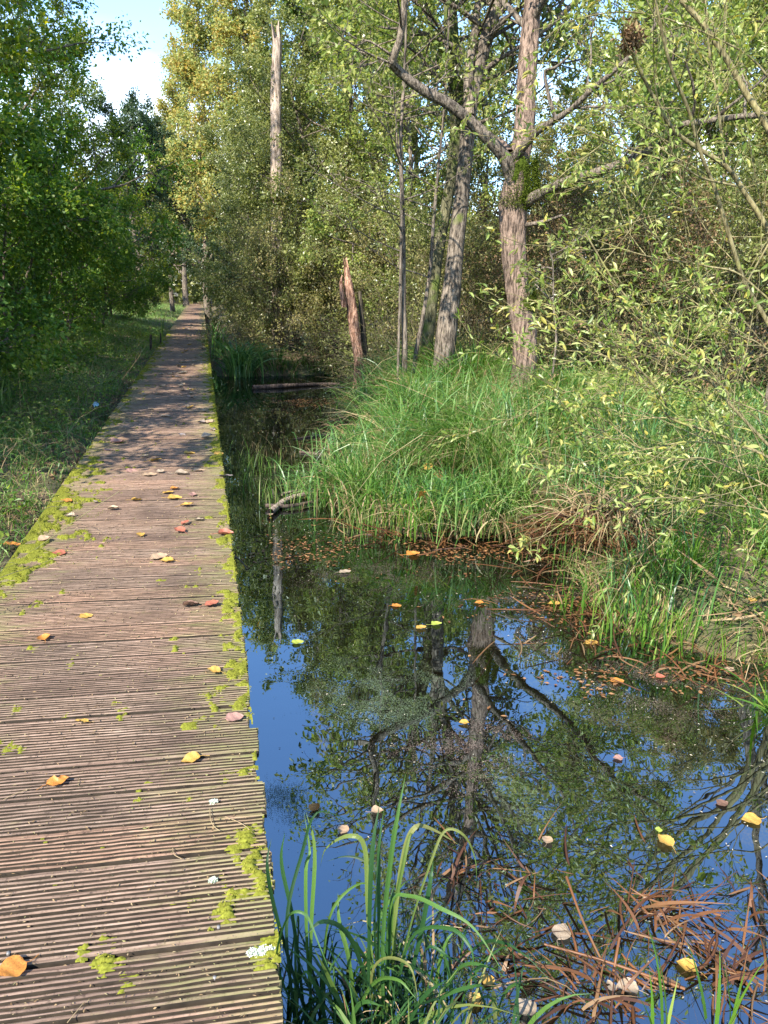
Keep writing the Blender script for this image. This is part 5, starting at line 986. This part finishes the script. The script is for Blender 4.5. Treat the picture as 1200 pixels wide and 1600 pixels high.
# flecks: seeds and scraps afloat
rng = np.random.default_rng(141); n = 9000; x = .2+rng.random(n)*5; y = 1.0*(16/1.0)**rng.random(n); k = (poly_sd(x, y, land) < -.02) & (rng.random(n) < np.clip(4*(fbm(x*1.5, y*1.5, 81, 3)-.38), .12, 1)); x, y = x[k], y[k]; n = len(x); d = rng.normal(0, 1, (n, 3)); d[:, 2] *= .05
sz = rng.uniform(.5, 1.6, n)*np.sqrt(np.hypot(x, y)/2.2); fb = MB(); fb.add(*leafquads(rng, np.stack([x, y, np.full(n, WZ+.003)], 1), d, .0075*sz, .003*sz, flat=2.5, fold=.05)); fb.build('floating_seeds', M['leaf_flecks'] if 'leaf_flecks' in M else leafmat('flecks', [(.16, .12, .07), (.36, .3, .2), (.6, .55, .42)], .1), smooth=False)['kind'] = 'stuff'
def drift(name, spots, ln, mat, seed, z=WZ+.0025, thr=.40, fr=9):
    rg = np.random.default_rng(seed); xs, ys = [], []
    for px, py, rx, ry, m in spots:
        c = at(px, py, WZ); a = rg.normal(0, 1, (m, 2)); xs.append(c[0]+a[:, 0]*rx); ys.append(c[1]+a[:, 1]*ry)
    x, y = np.concatenate(xs), np.concatenate(ys); k = (fbm(x*fr, y*fr, seed, 5)+rg.normal(0, .06, len(x)) > thr) & (x > XR+.02) & (poly_sd(x, y, land) < .05); x, y = x[k], y[k]; m = len(x)
    d = rg.normal(0, 1, (m, 3)); d[:, 2] *= .04; mb = MB(); mb.add(*leafquads(rg, np.stack([x, y, z+rg.uniform(0, .002, m)], 1), d, ln*rg.uniform(.4, 1.5, m), ln*.6*rg.uniform(.4, 1.4, m), flat=3, fold=.03)); tag(mb.build(name, M[mat], smooth=False), kind='stuff')
M['scum_green'] = leafmat('scum_green', [(.06, .09, .05), (.11, .15, .08), (.18, .22, .12)], .1, .6); M['scum_brown'] = leafmat('scum_brown', [(.06, .045, .035), (.13, .09, .07), (.22, .16, .12)], .1, .6)
M['litter_rust'] = leafmat('litter_rust', [(.10, .045, .02), (.20, .09, .03), (.30, .16, .07)], .1, .6)
drift('duckweed', [(565, 1078, .13, .12, 8000), (620, 1110, .15, .10, 8000), (560, 1035, .10, .10, 3500), (440, 1245, .05, .05, 2600), (470, 1275, .04, .04, 900), (690, 1060, .12, .08, 3000)], .0038, 'scum_green', 61, thr=.50)
drift('algae_scum', [(700, 1190, .14, .11, 7000), (770, 1155, .1, .08, 3000), (850, 1012, .07, .13, 3500), (1040, 1085, .18, .12, 7000), (595, 905, .10, .13, 3500), (830, 935, .30, .05, 4500), (980, 1050, .15, .06, 3000), (660, 892, .4, .10, 5000), (1150, 1080, .25, .12, 5000), (540, 900, .3, .15, 4000)], .0045, 'scum_brown', 62, thr=.50)
drift('drifting_litter', [(460, 628, .6, .45, 1800), (470, 660, .7, .6, 700), (420, 850, .3, .3, 400), (620, 860, .6, .15, 700), (800, 870, .5, .15, 800), (950, 950, .35, .2, 800), (1060, 1050, .4, .12, 700)], .026, 'litter_rust', 63, thr=.45, fr=3)
# bluish scrap in the left grass
c = at(147, 637, -.02); m_ = LMESH[2][0].build('leaf_scrap', plainmat('pale_blue', (.35, .52, .62), .4)); m_.location = tuple(c); m_.scale = (.1, .1, .1); m_.rotation_euler = (.5, -.5, 1.2); tag(m_, 'pale bluish curled scrap lying in the left grass', 'leaf')
print('objects', len(bpy.data.objects))
